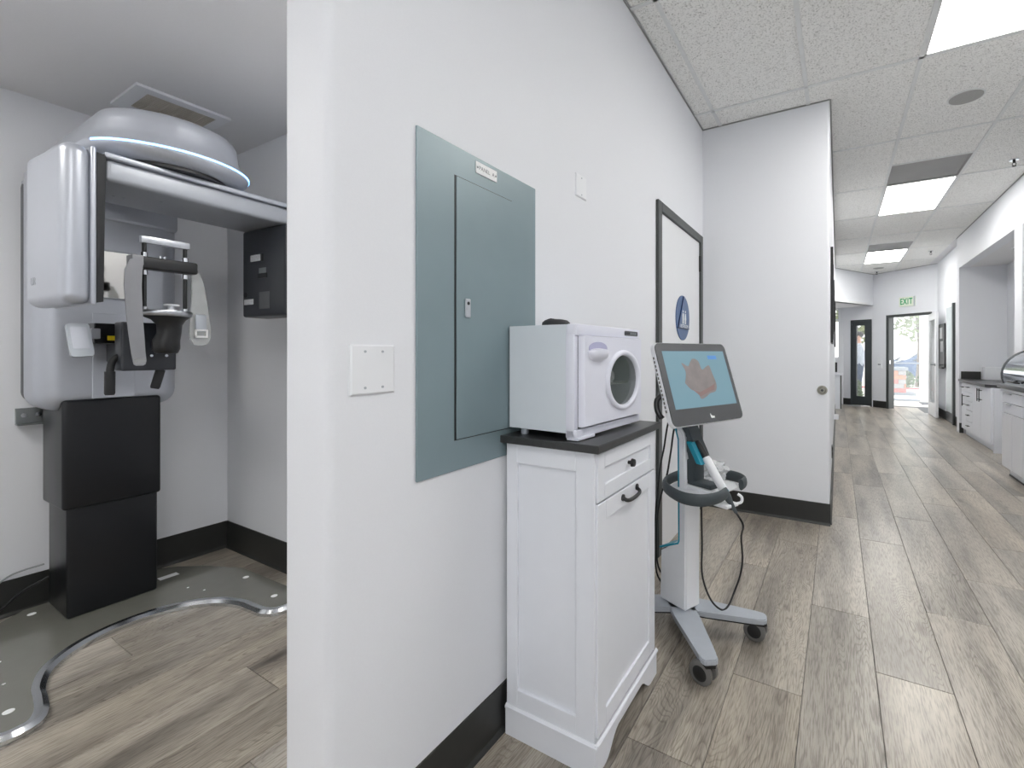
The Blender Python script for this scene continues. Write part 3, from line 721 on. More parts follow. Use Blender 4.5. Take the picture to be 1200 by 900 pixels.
# the blades hang beside the temples: wide along the view, thin across
lb_ = obj('temple_blade', loft([[Vector((-2.40, y-w, z)), Vector((-2.394, y-w, z)), Vector((-2.394, y+w, z)), Vector((-2.40, y+w, z))] for y, w, z in ((0.700, 0.020, 1.585), (0.690, 0.026, 1.54), (0.688, 0.026, 1.48), (0.694, 0.024, 1.35), (0.704, 0.021, 1.22), (0.708, 0.020, 1.185), (0.708, 0.017, 1.172), (0.708, 0.010, 1.166))]), 'greyblade', xr, smooth=30)
obj('blade_tip', box(-2.393, -2.391, 0.691, 0.725, 1.178, 1.192), 'frost', lb_)
obj('blade_arm', box(-2.46, -2.398, 0.686, 0.722, 1.565, 1.605, bev=0.004), 'greyblade', lb_)
rb_ = obj('temple_blade', loft([[Vector((-2.46, y-w, z)), Vector((-2.455, y-w, z)), Vector((-2.455, y+w, z)), Vector((-2.46, y+w, z))] for y, w, z in ((0.905, 0.012, 1.585), (0.917, 0.020, 1.54), (0.924, 0.025, 1.48), (0.927, 0.034, 1.38), (0.929, 0.040, 1.31), (0.929, 0.037, 1.28), (0.929, 0.026, 1.257), (0.929, 0.014, 1.25))]), 'frost', xr, smooth=30)
bm = box(-2.456, -2.444, 0.908, 0.948, 1.31, 1.385, bev=0.004); obj('blade_slider', bm, 'cartgrey', rb_, smooth=40)
bm = bmesh.new()
for a in ((0.904, 0.911, 1.288, 1.318), (0.945, 0.952, 1.288, 1.318), (0.904, 0.952, 1.284, 1.292), (0.904, 0.952, 1.314, 1.32)): add_box(bm, -2.456, -2.442, *a)
obj('blade_clip', bm, 'paper', rb_)
# handles
hp = smooth_path([(-2.60, 0.72, 1.205), (-2.60, 0.70, 1.200), (-2.60, 0.684, 1.182), (-2.60, 0.678, 1.155), (-2.60, 0.676, 1.13)], 5)
h1 = obj('handle', tube(hp, 0.013, 12), 'black', xr, smooth=60)
obj('handle_grip', tube([(-2.60, 0.676, 1.14), (-2.60, 0.675, 1.05), (-2.60, 0.675, 1.043)], [0.017, 0.017, 0.014], 14), 'blacksoft', h1, smooth=60)
h2 = obj('handle', tube([(-2.60, 0.842, 1.16), (-2.60, 0.834, 1.13), (-2.60, 0.83, 1.12)], 0.013, 12), 'black', xr, smooth=60)
obj('handle_grip', tube([(-2.60, 0.838, 1.142), (-2.60, 0.820, 1.068), (-2.60, 0.818, 1.060)], [0.017, 0.017, 0.014], 14), 'blacksoft', h2, smooth=60)
for y in (0.79, 0.84): obj('box_screw', cyl((-2.548, y, 1.205), (1, 0, 0), 0.006, 0.006, 10), 'chrome', ctl)

# wall bracket left of the column, cables
t = thing('wall_bracket', (IX, 0.59, 0.885), 'small zinc steel bracket bolted to the wall behind the x-ray machine', 'bracket')
obj('bracket_plate', box(IX, IX+0.02, 0.545, 0.645, 0.885, 0.957, bev=0.002), 'steel', t)
obj('bracket_flange', box(IX, IX+0.06, 0.545, 0.645, 0.880, 0.885), 'steel', t)
for y in (0.568, 0.612): obj('bolt', cyl((IX+0.02, y, 0.925), (1, 0, 0), 0.011, 0.01, 6), 'chrome', t)
tag(obj('power_cable', tube(smooth_path([(-3.24, 0.64, 0.16), (-3.28, 0.56, 0.11), (-3.30, 0.50, 0.05), (-3.27, 0.40, 0.009), (-3.20, 0.30, 0.009), (-3.05, 0.24, 0.009), (-2.85, 0.15, 0.009)], 8), 0.006, 8), 'black', smooth=60), 'black power cable curling out behind the x-ray column', 'cable')
tag(obj('data_cable', tube(smooth_path([(-3.25, 0.62, 0.22), (-3.30, 0.52, 0.19), (-3.305, 0.42, 0.10), (-3.30, 0.30, 0.06), (-3.30, 0.1, 0.05)], 8), 0.004, 8), 'steel', smooth=60), 'thin pale cable against the black base behind the column', 'cable')

# bead chain hanging by the wall end
t = thing('bead_chain', (-1.125, 0.60, 0.0), 'white beaded pull chain hanging against the wall end', 'chain')
bm = bmesh.new()
for i in range(90):
    z = 0.012 + i*0.0125
    f = min(1, max(0, (0.37 - z)/0.35)); x = -1.120 - 0.012*f; y = 0.605 - 0.010*f
    bmesh.ops.create_icosphere(bm, subdivisions=1, radius=0.0052, matrix=Matrix.Translation((x, y, z)))
o = obj('beads', bm, 'exitwhite', t, smooth=180); tag(o, kind='stuff')
obj('cord', tube([(-1.132, 0.595, 0.01), (-1.120, 0.605, 0.37), (-1.120, 0.605, 1.13)], 0.0012, 6), 'paper', t)
obj('chain_anchor', box(-1.13, -1.111, 0.597, 0.613, 1.13, 1.16, bev=0.002), 'trim', t)

# ------------------------------------------------------------------ things on the panel wall
ep = thing('electrical_panel', (XL, 1.07, 0.885), 'grey steel electrical panel with a locked door set in the white wall', 'electrical panel')
obj('trim_sheet', box(XL, XL+0.007, 0.81, 1.338, 0.884, 1.80, bev=0.002, seg=1), 'panelgrey', ep)
dr = obj('panel_door', box(XL+0.0075, XL+0.0105, 0.947, 1.198, 0.972, 1.714, bev=0.001, seg=1), 'panelgrey', ep)
obj('door_gap', box(XL+0.007, XL+0.0077, 0.941, 1.2005, 0.9695, 1.7165), 'black', ep)
lk = obj('lock', box(XL+0.0105, XL+0.016, 0.978, 0.998, 1.318, 1.372, bev=0.002), 'alu', dr)
obj('keyhole', cyl((XL+0.016, 0.988, 1.359), (1, 0, 0), 0.005, 0.001, 12), 'black', lk)
tg = obj('name_plate', box(XL+0.007, XL+0.010, 1.027, 1.122, 1.752, 1.786), 'paper', ep)
add_text('name_plate_lettering', 'PANEL  A', 0.017, 'rim', tg, frame_mtx((XL+0.0101, 1.0745, 1.769), (0, 1, 0), (0, 0, 1)), ext=0.0002)
for y in (1.033, 1.116): obj('plate_screw', cyl((XL+0.010, y, 1.769), (1, 0, 0), 0.003, 0.001, 10), 'rim', tg)
def blank_plate(y0, y1, z0, z1, label, screws):
    t = thing('blank_wall_plate', (XL, (y0+y1)/2, z0), label, 'wall plate')
    w, h_ = y1-y0, z1-z0; c = ((y0+y1)/2, (z0+z1)/2)
    r0 = [Vector((XL, c[0]+a*w/2, c[1]+b2*h_/2)) for a, b2 in ((-1, -1), (1, -1), (1, 1), (-1, 1))]
    r1 = [Vector((XL+0.003, p.y, p.z)) for p in r0]
    r2 = [Vector((XL+0.0065, c[0]+a*(w/2-0.004), c[1]+b2*(h_/2-0.004))) for a, b2 in ((-1, -1), (1, -1), (1, 1), (-1, 1))]
    obj('plate', loft([r0, r1, r2]), 'trim', t)
    for (y, z) in screws: obj('screw', cyl((XL+0.0065, y, z), (1, 0, 0), 0.003, 0.0012, 12), 'cartgrey', t)
blank_plate(0.627, 0.744, 1.12, 1.235, 'double blank white cover plate left of the electrical panel', [(y, z) for y in (0.663, 0.709) for z in (1.136, 1.219)])
blank_plate(1.632, 1.72, 1.868, 1.962, 'small blank white cover plate high right of the electrical panel', [(1.676, 1.88), (1.676, 1.95)])

# restroom door in the panel wall
d1 = thing('door_1', (XL, 3.10, 0), 'white restroom door with charcoal frame and round blue sign', 'door', kind='structure')
DY0, DY1, DZ = 2.592, 3.617, 2.132
bm = bmesh.new()
for a in ((DY0, DY0+0.062, 0, DZ), (DY1-0.062, DY1, 0, DZ), (DY0+0.062, DY1-0.062, DZ-0.058, DZ)): add_box(bm, XL-0.0, XL+0.02, *a, bev=0.003, seg=1)
obj('frame', bm, 'framegrey', d1)
lf = obj('leaf', box(XL-0.0, XL+0.006, DY0+0.066, DY1-0.066, 0.012, DZ-0.062), 'doorwhite', d1)
for z0 in (1.845, 1.0, 0.2):
    hg = obj('hinge', box(XL+0.006, XL+0.024, DY1-0.076, DY1-0.058, z0, z0+0.125, bev=0.002), 'black', d1)
bm = cyl((XL+0.006, DY0+0.13, 1.0), (1, 0, 0), 0.028, 0.008, 20); add_tube(bm, [(XL+0.014, DY0+0.13, 1.0), (XL+0.05, DY0+0.13, 1.0), (XL+0.055, DY0+0.15, 1.0), (XL+0.055, DY0+0.24, 1.0)], 0.009, 10)
obj('lever_handle', bm, 'black', lf, smooth=40)
sg = thing('restroom_sign', (XL+0.006, 3.107, 1.305), 'round blue restroom sign with white figures on the white door', 'sign')
obj('disc', cyl((XL+0.006, 3.107, 1.459), (1, 0, 0), 0.154, 0.006, 48), 'signblue', sg, smooth=40)
R3 = 0.15
tri = [(R3*cos(a), R3*sin(a)) for a in (RAD(90), RAD(210), RAD(330))]
bm = prism(tri, (XL+0.012, 3.107, 1.459), (0, 1, 0), (0, 0, 1), (0.006, 0, 0)); obj('triangle_edge', bm, 'signnavy', sg)
tri2 = [(0.93*x, 0.93*y) for x, y in tri]
bm = prism(tri2, (XL+0.018, 3.107, 1.459), (0, 1, 0), (0, 0, 1), (0.001, 0, 0)); tr_ = obj('triangle', bm, 'signblue', sg)
for dy, skirt in ((-0.026, False), (0.026, True)):
    yc = 3.11 + dy; bm = cyl((XL+0.0191, yc, 1.502), (1, 0, 0), 0.0085, 0.001, 16)
    if skirt: add_prism(bm, [(-0.009, 0.0), (0.009, 0.0), (0.021, -0.042), (-0.021, -0.042)], (XL+0.0191, yc, 1.489), (0, 1, 0), (0, 0, 1), (0.001, 0, 0))
    else: add_box(bm, XL+0.0191, XL+0.0201, yc-0.014, yc+0.014, 1.447, 1.489)
    for s in (-1, 1): add_box(bm, XL+0.0191, XL+0.0201, yc+s*0.008-0.006, yc+s*0.008+0.006, 1.417, 1.448)
    obj('figure', bm, 'paper', tr_)
add_text('sign_lettering', 'RESTROOM', 0.034, 'paper', tr_, frame_mtx((XL+0.0192, 3.112, 1.400), (0, 1, 0), (0, 0, 1)), ext=0.0004)

# round metal knob on the partition
t = thing('wall_bumper', (-0.096, YP, 0.93), 'round satin metal bumper near the edge of the partition wall', 'wall bumper')
obj('rose', cyl((-0.096, YP, 0.953), (0, -1, 0), 0.033, 0.008, 32), 'brass', t, smooth=40)
obj('knob_face', cyl((-0.096, YP-0.008, 0.953), (0, -1, 0), 0.024, 0.012, 28, r2=0.018), 'brass', t, smooth=40)
obj('knob_core', cyl((-0.096, YP-0.02, 0.953), (0, -1, 0), 0.009, 0.002, 16), 'black', t)

# ------------------------------------------------------------------ tilt-out cabinet
CX0, CX1, CY0, CY1, CZ = -0.922, -0.605, 1.16, 1.652, 0.93
cb = thing('tilt_out_cabinet', (-0.76, 1.40, 0), 'tall white shaker cabinet with black top under the towel warmer', 'cabinet')
obj('carcass', box(CX0, CX1-0.012, CY0+0.010, CY1-0.004, 0.03, CZ), 'cab', cb)
bm = bmesh.new()                                                        # side stiles and rails
for a in ((CX0, CX0+0.042, 0.085, CZ), (CX1-0.062, CX1, 0.085, CZ), (CX0+0.042, CX1-0.062, 0.868, CZ), (CX0+0.042, CX1-0.062, 0.085, 0.150)):
    add_box(bm, a[0], a[1], CY0, CY0+0.012, a[2], a[3], bev=0.0015, seg=1)
obj('side_frame', bm, 'cab', cb)
obj('far_side_panel', box(CX0, CX1, CY1-0.008, CY1, 0.085, CZ), 'cab', cb)
def shaker(name, y0, y1, z0, z1, fr, parent):
    bm = bmesh.new(); xb, xf = CX1-0.012, CX1+0.006
    for a in ((y0, y0+fr, z0, z1), (y1-fr, y1, z0, z1), (y0+fr, y1-fr, z1-fr, z1), (y0+fr, y1-fr, z0, z0+fr)): add_box(bm, xb, xf, *a, bev=0.0015, seg=1)
    add_box(bm, xb, xf-0.007, y0+fr*0.9, y1-fr*0.9, z0+fr*0.9, z1-fr*0.9)
    return obj(name, bm, 'cab', parent)
dw = shaker('drawer_front', CY0+0.012, CY1-0.010, 0.782, 0.922, 0.045, cb)
dd = shaker('tilt_door', CY0+0.012, CY1-0.010, 0.103, 0.776, 0.055, cb)
bm = cyl((CX1-0.001, 1.407, 0.852), (1, 0, 0), 0.006, 0.014, 14); add_cyl(bm, (CX1+0.012, 1.407, 0.852), (1, 0, 0), 0.014, 0.010, 20, r2=0.012)
obj('knob', bm, 'black', dw, smooth=40)
hb_ = [(CX1+0.004, 1.345, 0.752), (CX1+0.022, 1.352, 0.744), (CX1+0.026, 1.40, 0.742), (CX1+0.022, 1.452, 0.746), (CX1+0.004, 1.462, 0.756)]
bm = tube(smooth_path(hb_, 5), 0.0062, 10); add_cyl(bm, (CX1+0.004, 1.462, 0.757), (1, 0, 0), 0.011, 0.006, 14); add_cyl(bm, (CX1+0.004, 1.345, 0.752), (1, 0, 0), 0.011, 0.006, 14)
obj('pull_handle', bm, 'black', dd, smooth=50)
obj('worktop', box(-0.936, CX1+0.022, CY0-0.018, CY1+0.014, CZ, 0.954, bev=0.003), 'laminate', cb)
bm = prism([(0, 0), (0.009, 0), (0.009, 0.006), (0.003, 0.012), (0, 0.012)], (CX1+0.004, CY0-0.006, 0.084), (1, 0, 0), (0, 0, 1), (0, CY1-CY0+0.012, 0))
add_prism(bm, [(0, 0), (0.009, 0), (0.009, 0.006), (0.003, 0.012), (0, 0.012)], (CX0, CY0-0.0002, 0.0842), (0, -1, 0), (0, 0, 1), (CX1-CX0+0.0125, 0, 0))
obj('base_moulding', bm, 'cab', cb)
# plinth: solid side plus front skirt with a scooped arch
bm = box(CX0, CX1-0.008, CY0-0.006, CY0+0.010, 0, 0.086)
yL, yR = CY0-0.006, CY1+0.004; a0, a1 = yL+0.085, yR-0.085
arch = [(yL, 0), (a0-0.02, 0)] + [(a0-0.02 + (0.09)*k/6, 0.052*(0.5-0.5*cos(pi*k/6))) for k in range(1, 7)] + [(a1+0.02-0.09 + 0.09*k/6, 0.052*(0.5+0.5*cos(pi*k/6))) for k in range(0, 7)] + [(yR, 0), (yR, 0.086), (yL, 0.086)]
add_prism(bm, arch, (CX1-0.008, 0, 0), (0, 1, 0), (0, 0, 1), (0.016, 0, 0))
obj('plinth', bm, 'cab', cb)

# ------------------------------------------------------------------ towel warmer on the cabinet
WA = RAD(-3.0)
tw = thing('towel_warmer', (-0.668, 1.166, 0.954), 'white towel warmer with round glass window on the cabinet', 'appliance', rotz=WA)
# local frame: x outward (front at 0), y along the front, z up
WD, WW, WZ0, WZ1 = 0.257, 0.434, 0.022, 0.348
bm = bmesh.new()                                                        # hollow steel body: top, floor, sides, back
for a in ((-WD, -0.035, 0.0, WW, WZ1-0.006, WZ1), (-WD, -0.035, 0.0, WW, WZ0, WZ0+0.012), (-WD, -0.035, 0.0, 0.006, WZ0+0.012, WZ1-0.006), (-WD, -0.035, WW-0.006, WW, WZ0+0.012, WZ1-0.006), (-WD, -WD+0.006, 0.006, WW-0.006, WZ0+0.012, WZ1-0.006)): add_box(bm, *a)
obj('body', bm, 'metalside', tw, local=True)
bm = bmesh.new()                                                        # plastic front surround
add_box(bm, -0.037, 0.002, -0.002, WW+0.002, WZ1-0.034, WZ1+0.001, bev=0.006)
add_box(bm, -0.037, -0.006, -0.002, 0.020, 0.008, WZ1-0.03, bev=0.003)
add_box(bm, -0.037, -0.006, WW-0.012, WW+0.002, 0.008, WZ1-0.03, bev=0.003)
add_box(bm, -0.037, 0.002, -0.002, WW+0.002, 0.008, 0.034, bev=0.004)
obj('front_surround', bm, 'plastic', tw, local=True, smooth=40)
door = bmesh.new()
dprof = rrect(WW-0.034, WZ1-0.034-0.040, 0.010, 4)
n_ = len(dprof); cy_, cz_ = WW/2+0.003, (WZ1-0.034+0.040)/2
wy, wz, wr, wk = 0.272, 0.170, 0.088, 1.24
hole = []
for p in dprof:
    a = math.atan2(p[1]-(wz-cz_), p[0]-(wy-cy_)); hole.append((wy-cy_+wr*wk*cos(a), wz-cz_+wr*sin(a)))
# solid door leaf with the round opening: outer ring to hole ring on both faces
def ringv(pts, x): return [door.verts.new((x, cy_+p[0], cz_+p[1])) for p in pts]
hp_ = [(wy-cy_+wr*cos(k/40*2*pi), wz-cz_+wr*sin(k/40*2*pi)) for k in range(40)]
def outer_at(a):
    # point of the rounded rectangle outline in direction a from the window centre
    dx, dy = cos(a), sin(a); ox, oy = wy-cy_, wz-cz_; W2, H2 = (WW-0.034)/2, (WZ1-0.074)/2
    ts = []
    if abs(dx) > 1e-6: ts += [(W2-ox)/dx, (-W2-ox)/dx]
    if abs(dy) > 1e-6: ts += [(H2-oy)/dy, (-H2-oy)/dy]
    tmin = min(t for t in ts if t > 0); return (ox+dx*tmin, oy+dy*tmin)
angs = sorted([k/64*2*pi - pi for k in range(64)] + [math.atan2(sy*(WZ1-0.074)/2-(wz-cz_), sx*(WW-0.034)/2-(wy-cy_)) for sx in (-1, 1) for sy in (-1, 1)])
O_ = [outer_at(a) for a in angs]; H_ = [(wy-cy_+wr*wk*cos(a), wz-cz_+wr*sin(a)) for a in angs]
Of, Hf, Ob, Hb = ringv([(x*0.985, y*0.985) for x, y in O_], 0.016), ringv(H_, 0.018), ringv(O_, -0.006), ringv(H_, -0.006)
Om = ringv(O_, 0.010)
nn = len(angs)
for k in range(nn):
    j = (k+1) % nn
    for q in ((Of[k], Of[j], Hf[j], Hf[k]), (Om[k], Om[j], Of[j], Of[k]), (Ob[k], Ob[j], Om[j], Om[k]), (Hf[k], Hf[j], Hb[j], Hb[k])): door.faces.new(q)
dl = obj('door', door, 'plastic', tw, local=True, smooth=30)
bm = bmesh.new()
for a in ((0.018, 0.026, 0.036, WZ1-0.034), (WW-0.016, WW-0.008, 0.036, WZ1-0.034), (0.026, WW-0.016, 0.036, 0.044), (0.026, WW-0.016, WZ1-0.042, WZ1-0.034)): add_box(bm, -0.012, -0.006, *a)
obj('door_gasket', bm, 'blacksoft', tw, local=True)
ring_ = [(0.018, wr+0.014), (0.024, wr+0.011), (0.026, wr+0.004), (0.024, wr-0.002), (0.016, wr-0.004), (0.010, wr-0.004)]
bm = loft([[Vector((x, wy + r*wk*cos(k/48*2*pi), wz + r*sin(k/48*2*pi))) for k in range(48)] for x, r in ring_], False, False)
obj('window_ring', bm, 'plastic', dl, local=True, smooth=60)
obj('window_pane', prism([((wr-0.004)*wk*cos(k/40*2*pi), (wr-0.004)*sin(k/40*2*pi)) for k in range(40)], (0.011, wy, wz), (0, 1, 0), (0, 0, 1), (0.003, 0, 0)), 'smoke', dl, local=True)
# towels and a rack seen through the window
obj('inner_rack', box(-0.24, -0.045, 0.007, WW-0.007, 0.150, 0.156), 'inside', tw, local=True)
# grip: hooded scoop handle
rings = []
for k in range(9):
    u_ = -1 + 2*k/8; w_ = math.sqrt(max(0.0, 1-u_*u_))*0.95 + 0.05
    rings.append([Vector((0.015, 0.100 + u_*0.062, 0.264 + dz*w_)) if i in (0, 4) else Vector((0.015 + 0.022*w_*f, 0.100 + u_*0.062, 0.264 + dz*w_)) for i, (dz, f) in enumerate(((-0.030, 0), (-0.022, 0.75), (-0.004, 1.0), (0.010, 0.9), (0.013, 0)))])
obj('door_grip', loft(rings), 'plastic', dl, local=True, smooth=60)
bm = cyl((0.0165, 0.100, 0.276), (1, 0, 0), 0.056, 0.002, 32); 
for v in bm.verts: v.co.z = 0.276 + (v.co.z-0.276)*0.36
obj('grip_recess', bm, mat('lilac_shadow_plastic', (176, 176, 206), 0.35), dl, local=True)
cpn = obj('control_strip', prism(rrect(0.105, 0.017, 0.005, 3, cx=WW-0.072, cy=WZ1-0.0165), (0.002, 0, 0), (0, 1, 0), (0, 0, 1), (0.0015, 0, 0)), 'rim', tw, local=True)
obj('display', box(0.0035, 0.0042, WW-0.122, WW-0.088, WZ1-0.021, WZ1-0.0125), 'black', cpn, local=True)
for y in (WW-0.076, WW-0.06, WW-0.045): obj('button', box(0.0035, 0.0046, y-0.005, y+0.005, WZ1-0.0205, WZ1-0.013), 'steel', cpn, local=True)
for (x, y) in ((-0.03, 0.03), (-0.03, WW-0.04), (-WD+0.04, 0.03), (-WD+0.04, WW-0.04)):
    obj('foot', cyl((x, y, 0), (0, 0, 1), 0.013, 0.024, 16), 'cartgrey', tw, local=True, smooth=40)
obj('front_foot_rail', box(-0.035, 0.006, 0.0, 0.10, 0.002, 0.012, bev=0.002), 'plastic', tw, local=True)
obj('side_vent', cyl((-0.03, WW, 0.185), (0, 1, 0), 0.035, 0.010, 24, r2=0.03), 'plastic', tw, local=True, smooth=40)
M_ = MW[tw.name]
rl = thing('rolled_towel', M_ @ Vector((-0.06, 0.10, 0.18)), 'pale rolled towel behind the warmer window', 'towel', rotz=WA)
# dark pad lying on the warmer
pw = M_ @ Vector((-0.15, 0.11, WZ1+0.001))
rings = [[Vector((0.045*s*cos(a), 0.052*s*sin(a), z)) for a in [k/28*2*pi for k in range(28)]] for s, z in ((0.92, 0.0), (1.0, 0.006), (0.97, 0.014), (0.80, 0.021), (0.5, 0.024))]
pd = thing('black_pad', pw, 'dark rounded pad lying on top of the towel warmer', 'pad', rotz=WA)
obj('pad_shell', loft(rings), 'blacksoft', pd, local=True, smooth=50)
for k in range(5):
    y = -0.030 + k*0.015; obj('rib', tube(smooth_path([(-0.025, y, 0.017), (0, y, 0.0235), (0.025, y, 0.017)], 3), 0.003, 6), 'black', pd, local=True)
bm = tube([(0, -0.04, 0), (0, 0.20, 0)], 0.028, 20); sp = obj('towel_roll', bm, 'paper', rl, local=True, smooth=60)
obj('towel_spiral', tube([(0.012*(k/20)*cos(k*0.6)*1.8, 0.2015, 0.012*(k/20)*sin(k*0.6)*1.8) for k in range(21)], 0.0015, 5), 'cartgrey', rl, local=True)

# ------------------------------------------------------------------ scanner cart
CO, CA = (-0.627, 2.01, 0), RAD(-23.4)
ct = thing('scanner_cart', CO, 'white and grey wheeled scanner cart with tilted touch screen beside the cabinet', 'cart', rotz=CA)
ML = MW[ct.name]
# base: four tapering legs meeting under the column
def leg(x, y, w0=0.055, w1=0.034):
    d = Vector((x, y, 0)); L_ = d.length; u_ = d.normalized(); v_ = Vector((-u_.y, u_.x, 0))
    s0 = [(0.0, w0), (0.12, w0*0.95), (L_-0.02, w1), (L_+0.012, w1*0.92), (L_+0.024, w1*0.6)]
    pts = [(a, b2) for a, b2 in s0] + [(a, -b2) for a, b2 in s0[::-1]]
    bm = prism(pts, (0.01, 0, 0.083), u_, v_, (0, 0, 0.022)); bmesh.ops.bevel(bm, geom=bm.edges[:], offset=0.004, segments=2, affect='EDGES')
    l = obj('base_leg', bm, 'cartgrey', ct, local=True, smooth=40)
    obj('leg_underside', prism([(a, b2*0.86) for a, b2 in s0] + [(a, -b2*0.86) for a, b2 in s0[::-1]], (0.01, 0, 0.074), u_, v_, (0, 0, 0.010)), 'black', l, local=True)
LEGS = ((0.315, -0.205), (0.285, 0.185), (-0.165, -0.205), (-0.165, 0.185))
for x, y in LEGS: leg(x, y)
def caster(x, y, ang):
    t_ = thing('caster', ML @ Vector((x, y, 0)), None, None, rotz=CA+ang, parent=ct)
    bm = cyl((0, 0, 0.050), (0, 0, 1), 0.014, 0.03, 14)
    add_box(bm, -0.030, 0.022, -0.009, 0.009, 0.030, 0.074, bev=0.008)
    obj('fork', bm, 'black', t_, local=True, smooth=40)
    for s in (-1, 1):
        bm = bmesh.new(); y0 = s*0.011
        bm = loft([[Vector((-0.012 + r*cos(k/28*2*pi), y0 + s*yy, 0.045 + r*sin(k/28*2*pi))) for k in range(28)] for yy, r in ((0, 0.036), (0.001, 0.043), (0.006, 0.045), (0.016, 0.044), (0.020, 0.037))])
        obj('wheel', bm, 'wheel', t_, local=True, smooth=50)
        obj('wheel_cover', cyl((-0.012, y0 + s*0.018, 0.045), (0, s, 0), 0.033, 0.005, 24, r2=0.02), 'black', t_, local=True, smooth=40)
    return t_
for (x, y), a in zip(LEGS, (0.15, 0.35, 2.2, -2.2)): caster(x, y, a)
# column: pedestal with sloped top and a slim upright in front
prof = [(-0.062, 0.105), (0.088, 0.105), (0.086, 0.60), (0.080, 0.86), (0.046, 0.90), (0.030, 0.90), (0.052, 0.84), (0.056, 0.395), (-0.056, 0.33)]
bm = prism(prof, (0, -0.05, 0), (1, 0, 0), (0, 0, 1), (0, 0.10, 0)); bmesh.ops.bevel(bm, geom=[e for e in bm.edges], offset=0.008, segments=3, affect='EDGES')
obj('column', bm, 'cartwhite', ct, local=True, smooth=40)
# teal lining along the inner edge of the upright and the ledge
tp = [(0.030, 0.905), (0.053, 0.842), (0.0565, 0.40), (0.050, 0.385), (-0.057, 0.334)]
bm = bmesh.new()
for a, b2 in zip(tp, tp[1:]):
    dv = Vector((b2[0]-a[0], b2[1]-a[1])).normalized(); nv = (-dv.y*0.007, dv.x*0.007)
    nv = nv if nv[0] - nv[1] < 0 else (-nv[0], -nv[1])
    add_prism(bm, [a, b2, (b2[0]+nv[0], b2[1]+nv[1]), (a[0]+nv[0], a[1]+nv[1])], (0, -0.052, 0), (1, 0, 0), (0, 0, 1), (0, 0.104, 0))
obj('teal_lining', bm, 'teal', ct, local=True)
# screen arm
arm = loft([[Vector((x + a*0.030, b2*0.034, z)) for a, b2 in ((-1, -1), (1, -1), (1, 1), (-1, 1))] for x, z in ((0.040, 0.98), (0.056, 0.90), (0.085, 0.84), (0.116, 0.785), (0.125, 0.75))])
obj('screen_arm', arm, 'rubber', ct, local=True, smooth=40)
bm = box(0.082, 0.122, -0.035, 0.035, 0.665, 0.76, bev=0.006); add_box(bm, 0.084, 0.205, -0.035, 0.035, 0.652, 0.672, bev=0.005)
obj('shelf_bracket', bm, 'rubber', ct, local=True, smooth=40)
obj('shelf_support', box(0.06, 0.215, -0.04, 0.04, 0.632, 0.651, bev=0.005), 'cartwhite', ct, local=True, smooth=40)
# teal cradle and hook for the wand
bm = loft([[Vector((0.105 + t_*0.055 + a*0.012, -0.032 + b2*0.020, 0.838 - t_*0.085)) for a, b2 in ((-1, -1), (1, -1), (1, 1), (-1, 1))] for t_ in (0.0, 0.1, 0.9, 1.0)])
obj('wand_cradle', bm, 'teal', ct, local=True, smooth=40)
hk = bmesh.new(); add_box(hk, 0.225, 0.290, -0.045, 0.035, 0.598, 0.612, bev=0.004); add_tube(hk, smooth_path([(0.28, 0.035, 0.605), (0.292, 0.05, 0.612), (0.29, 0.055, 0.63), (0.275, 0.05, 0.64)], 4), 0.006, 8)
obj('wand_hook', hk, 'cartwhite', ct, local=True, smooth=40)
# padded hoop tray
loop = [(0.268, -0.02), (0.285, -0.10), (0.268, -0.175), (0.20, -0.205), (0.09, -0.165), (0.02, -0.10), (-0.02, 0.02), (-0.01, 0.14), (0.05, 0.205), (0.15, 0.225), (0.215, 0.19), (0.238, 0.13)]
P = smooth_path([(x, y, 0.655) for x, y in loop], 5); rings = []
for i, p in enumerate(P):
    t_ = (P[min(i+1, len(P)-1)] - P[max(i-1, 0)]).normalized(); nr = Vector((t_.y, -t_.x, 0))
    rings.append([p + nr*(0.011*cos(a)) + Vector((0, 0, 0.024*sin(a))) for a in [k/12*2*pi for k in range(12)]])
obj('hoop_handle', loft(rings), 'rubber', ct, local=True, smooth=60)
obj('tray', prism([(x*0.94 + 0.008, y*0.94) for x, y in loop[2:10]] + [(0.21, 0.15), (0.21, -0.10)], (0, 0, 0.628), (1, 0, 0), (0, 1, 0), (0, 0, 0.006)), 'cartwhite', ct, local=True)
# screen
SW, SH, ST = 0.46, 0.344, 0.034
tilt = RAD(17.8)
sm = Matrix.Translation((0.16, -0.042, 1.094)) @ Matrix.Rotation(-tilt, 4, 'Y')      # local: x = out of the glass, y = right, z = up
def sob(name, bm, m, parent, **k):
    bm.transform(sm); return obj(name, bm, m, parent, local=True, **k)
bm = loft([[Vector((x, p[0], p[1])) for p in rrect(SW-i, SH-i, 0.028-i*0.3, 6)] for x, i in ((-ST, 0.05), (-ST+0.006, 0.02), (-0.018, 0.0), (-0.003, 0.0), (0.0, 0.003))])
hs = sob('screen_housing', bm, 'cartwhite', ct, smooth=40)
bz = sob('bezel', prism(rrect(SW-0.006, SH-0.006, 0.026, 6), (0.0005, 0, 0), (0, 1, 0), (0, 0, 1), (0.003, 0, 0)), 'bezel', hs)
dsp = sob('display', box(0.0036, 0.0040, -0.193, 0.205, -0.103, 0.135), 'screen', hs)
blob = [(-0.078, -0.01), (-0.062, 0.028), (-0.072, 0.06), (-0.045, 0.048), (-0.03, 0.062), (-0.012, 0.075), (0.012, 0.066), (0.02, 0.035), (0.045, 0.045), (0.062, 0.048), (0.068, 0.02), (0.075, -0.02), (0.062, -0.045), (0.03, -0.052), (0.008, -0.062), (-0.02, -0.068), (-0.03, -0.04), (-0.055, -0.035)]
blob = [(p.x, p.y) for p in smooth_path([(a, b2, 0) for a, b2 in blob + blob[:1]], 4)][:-1]
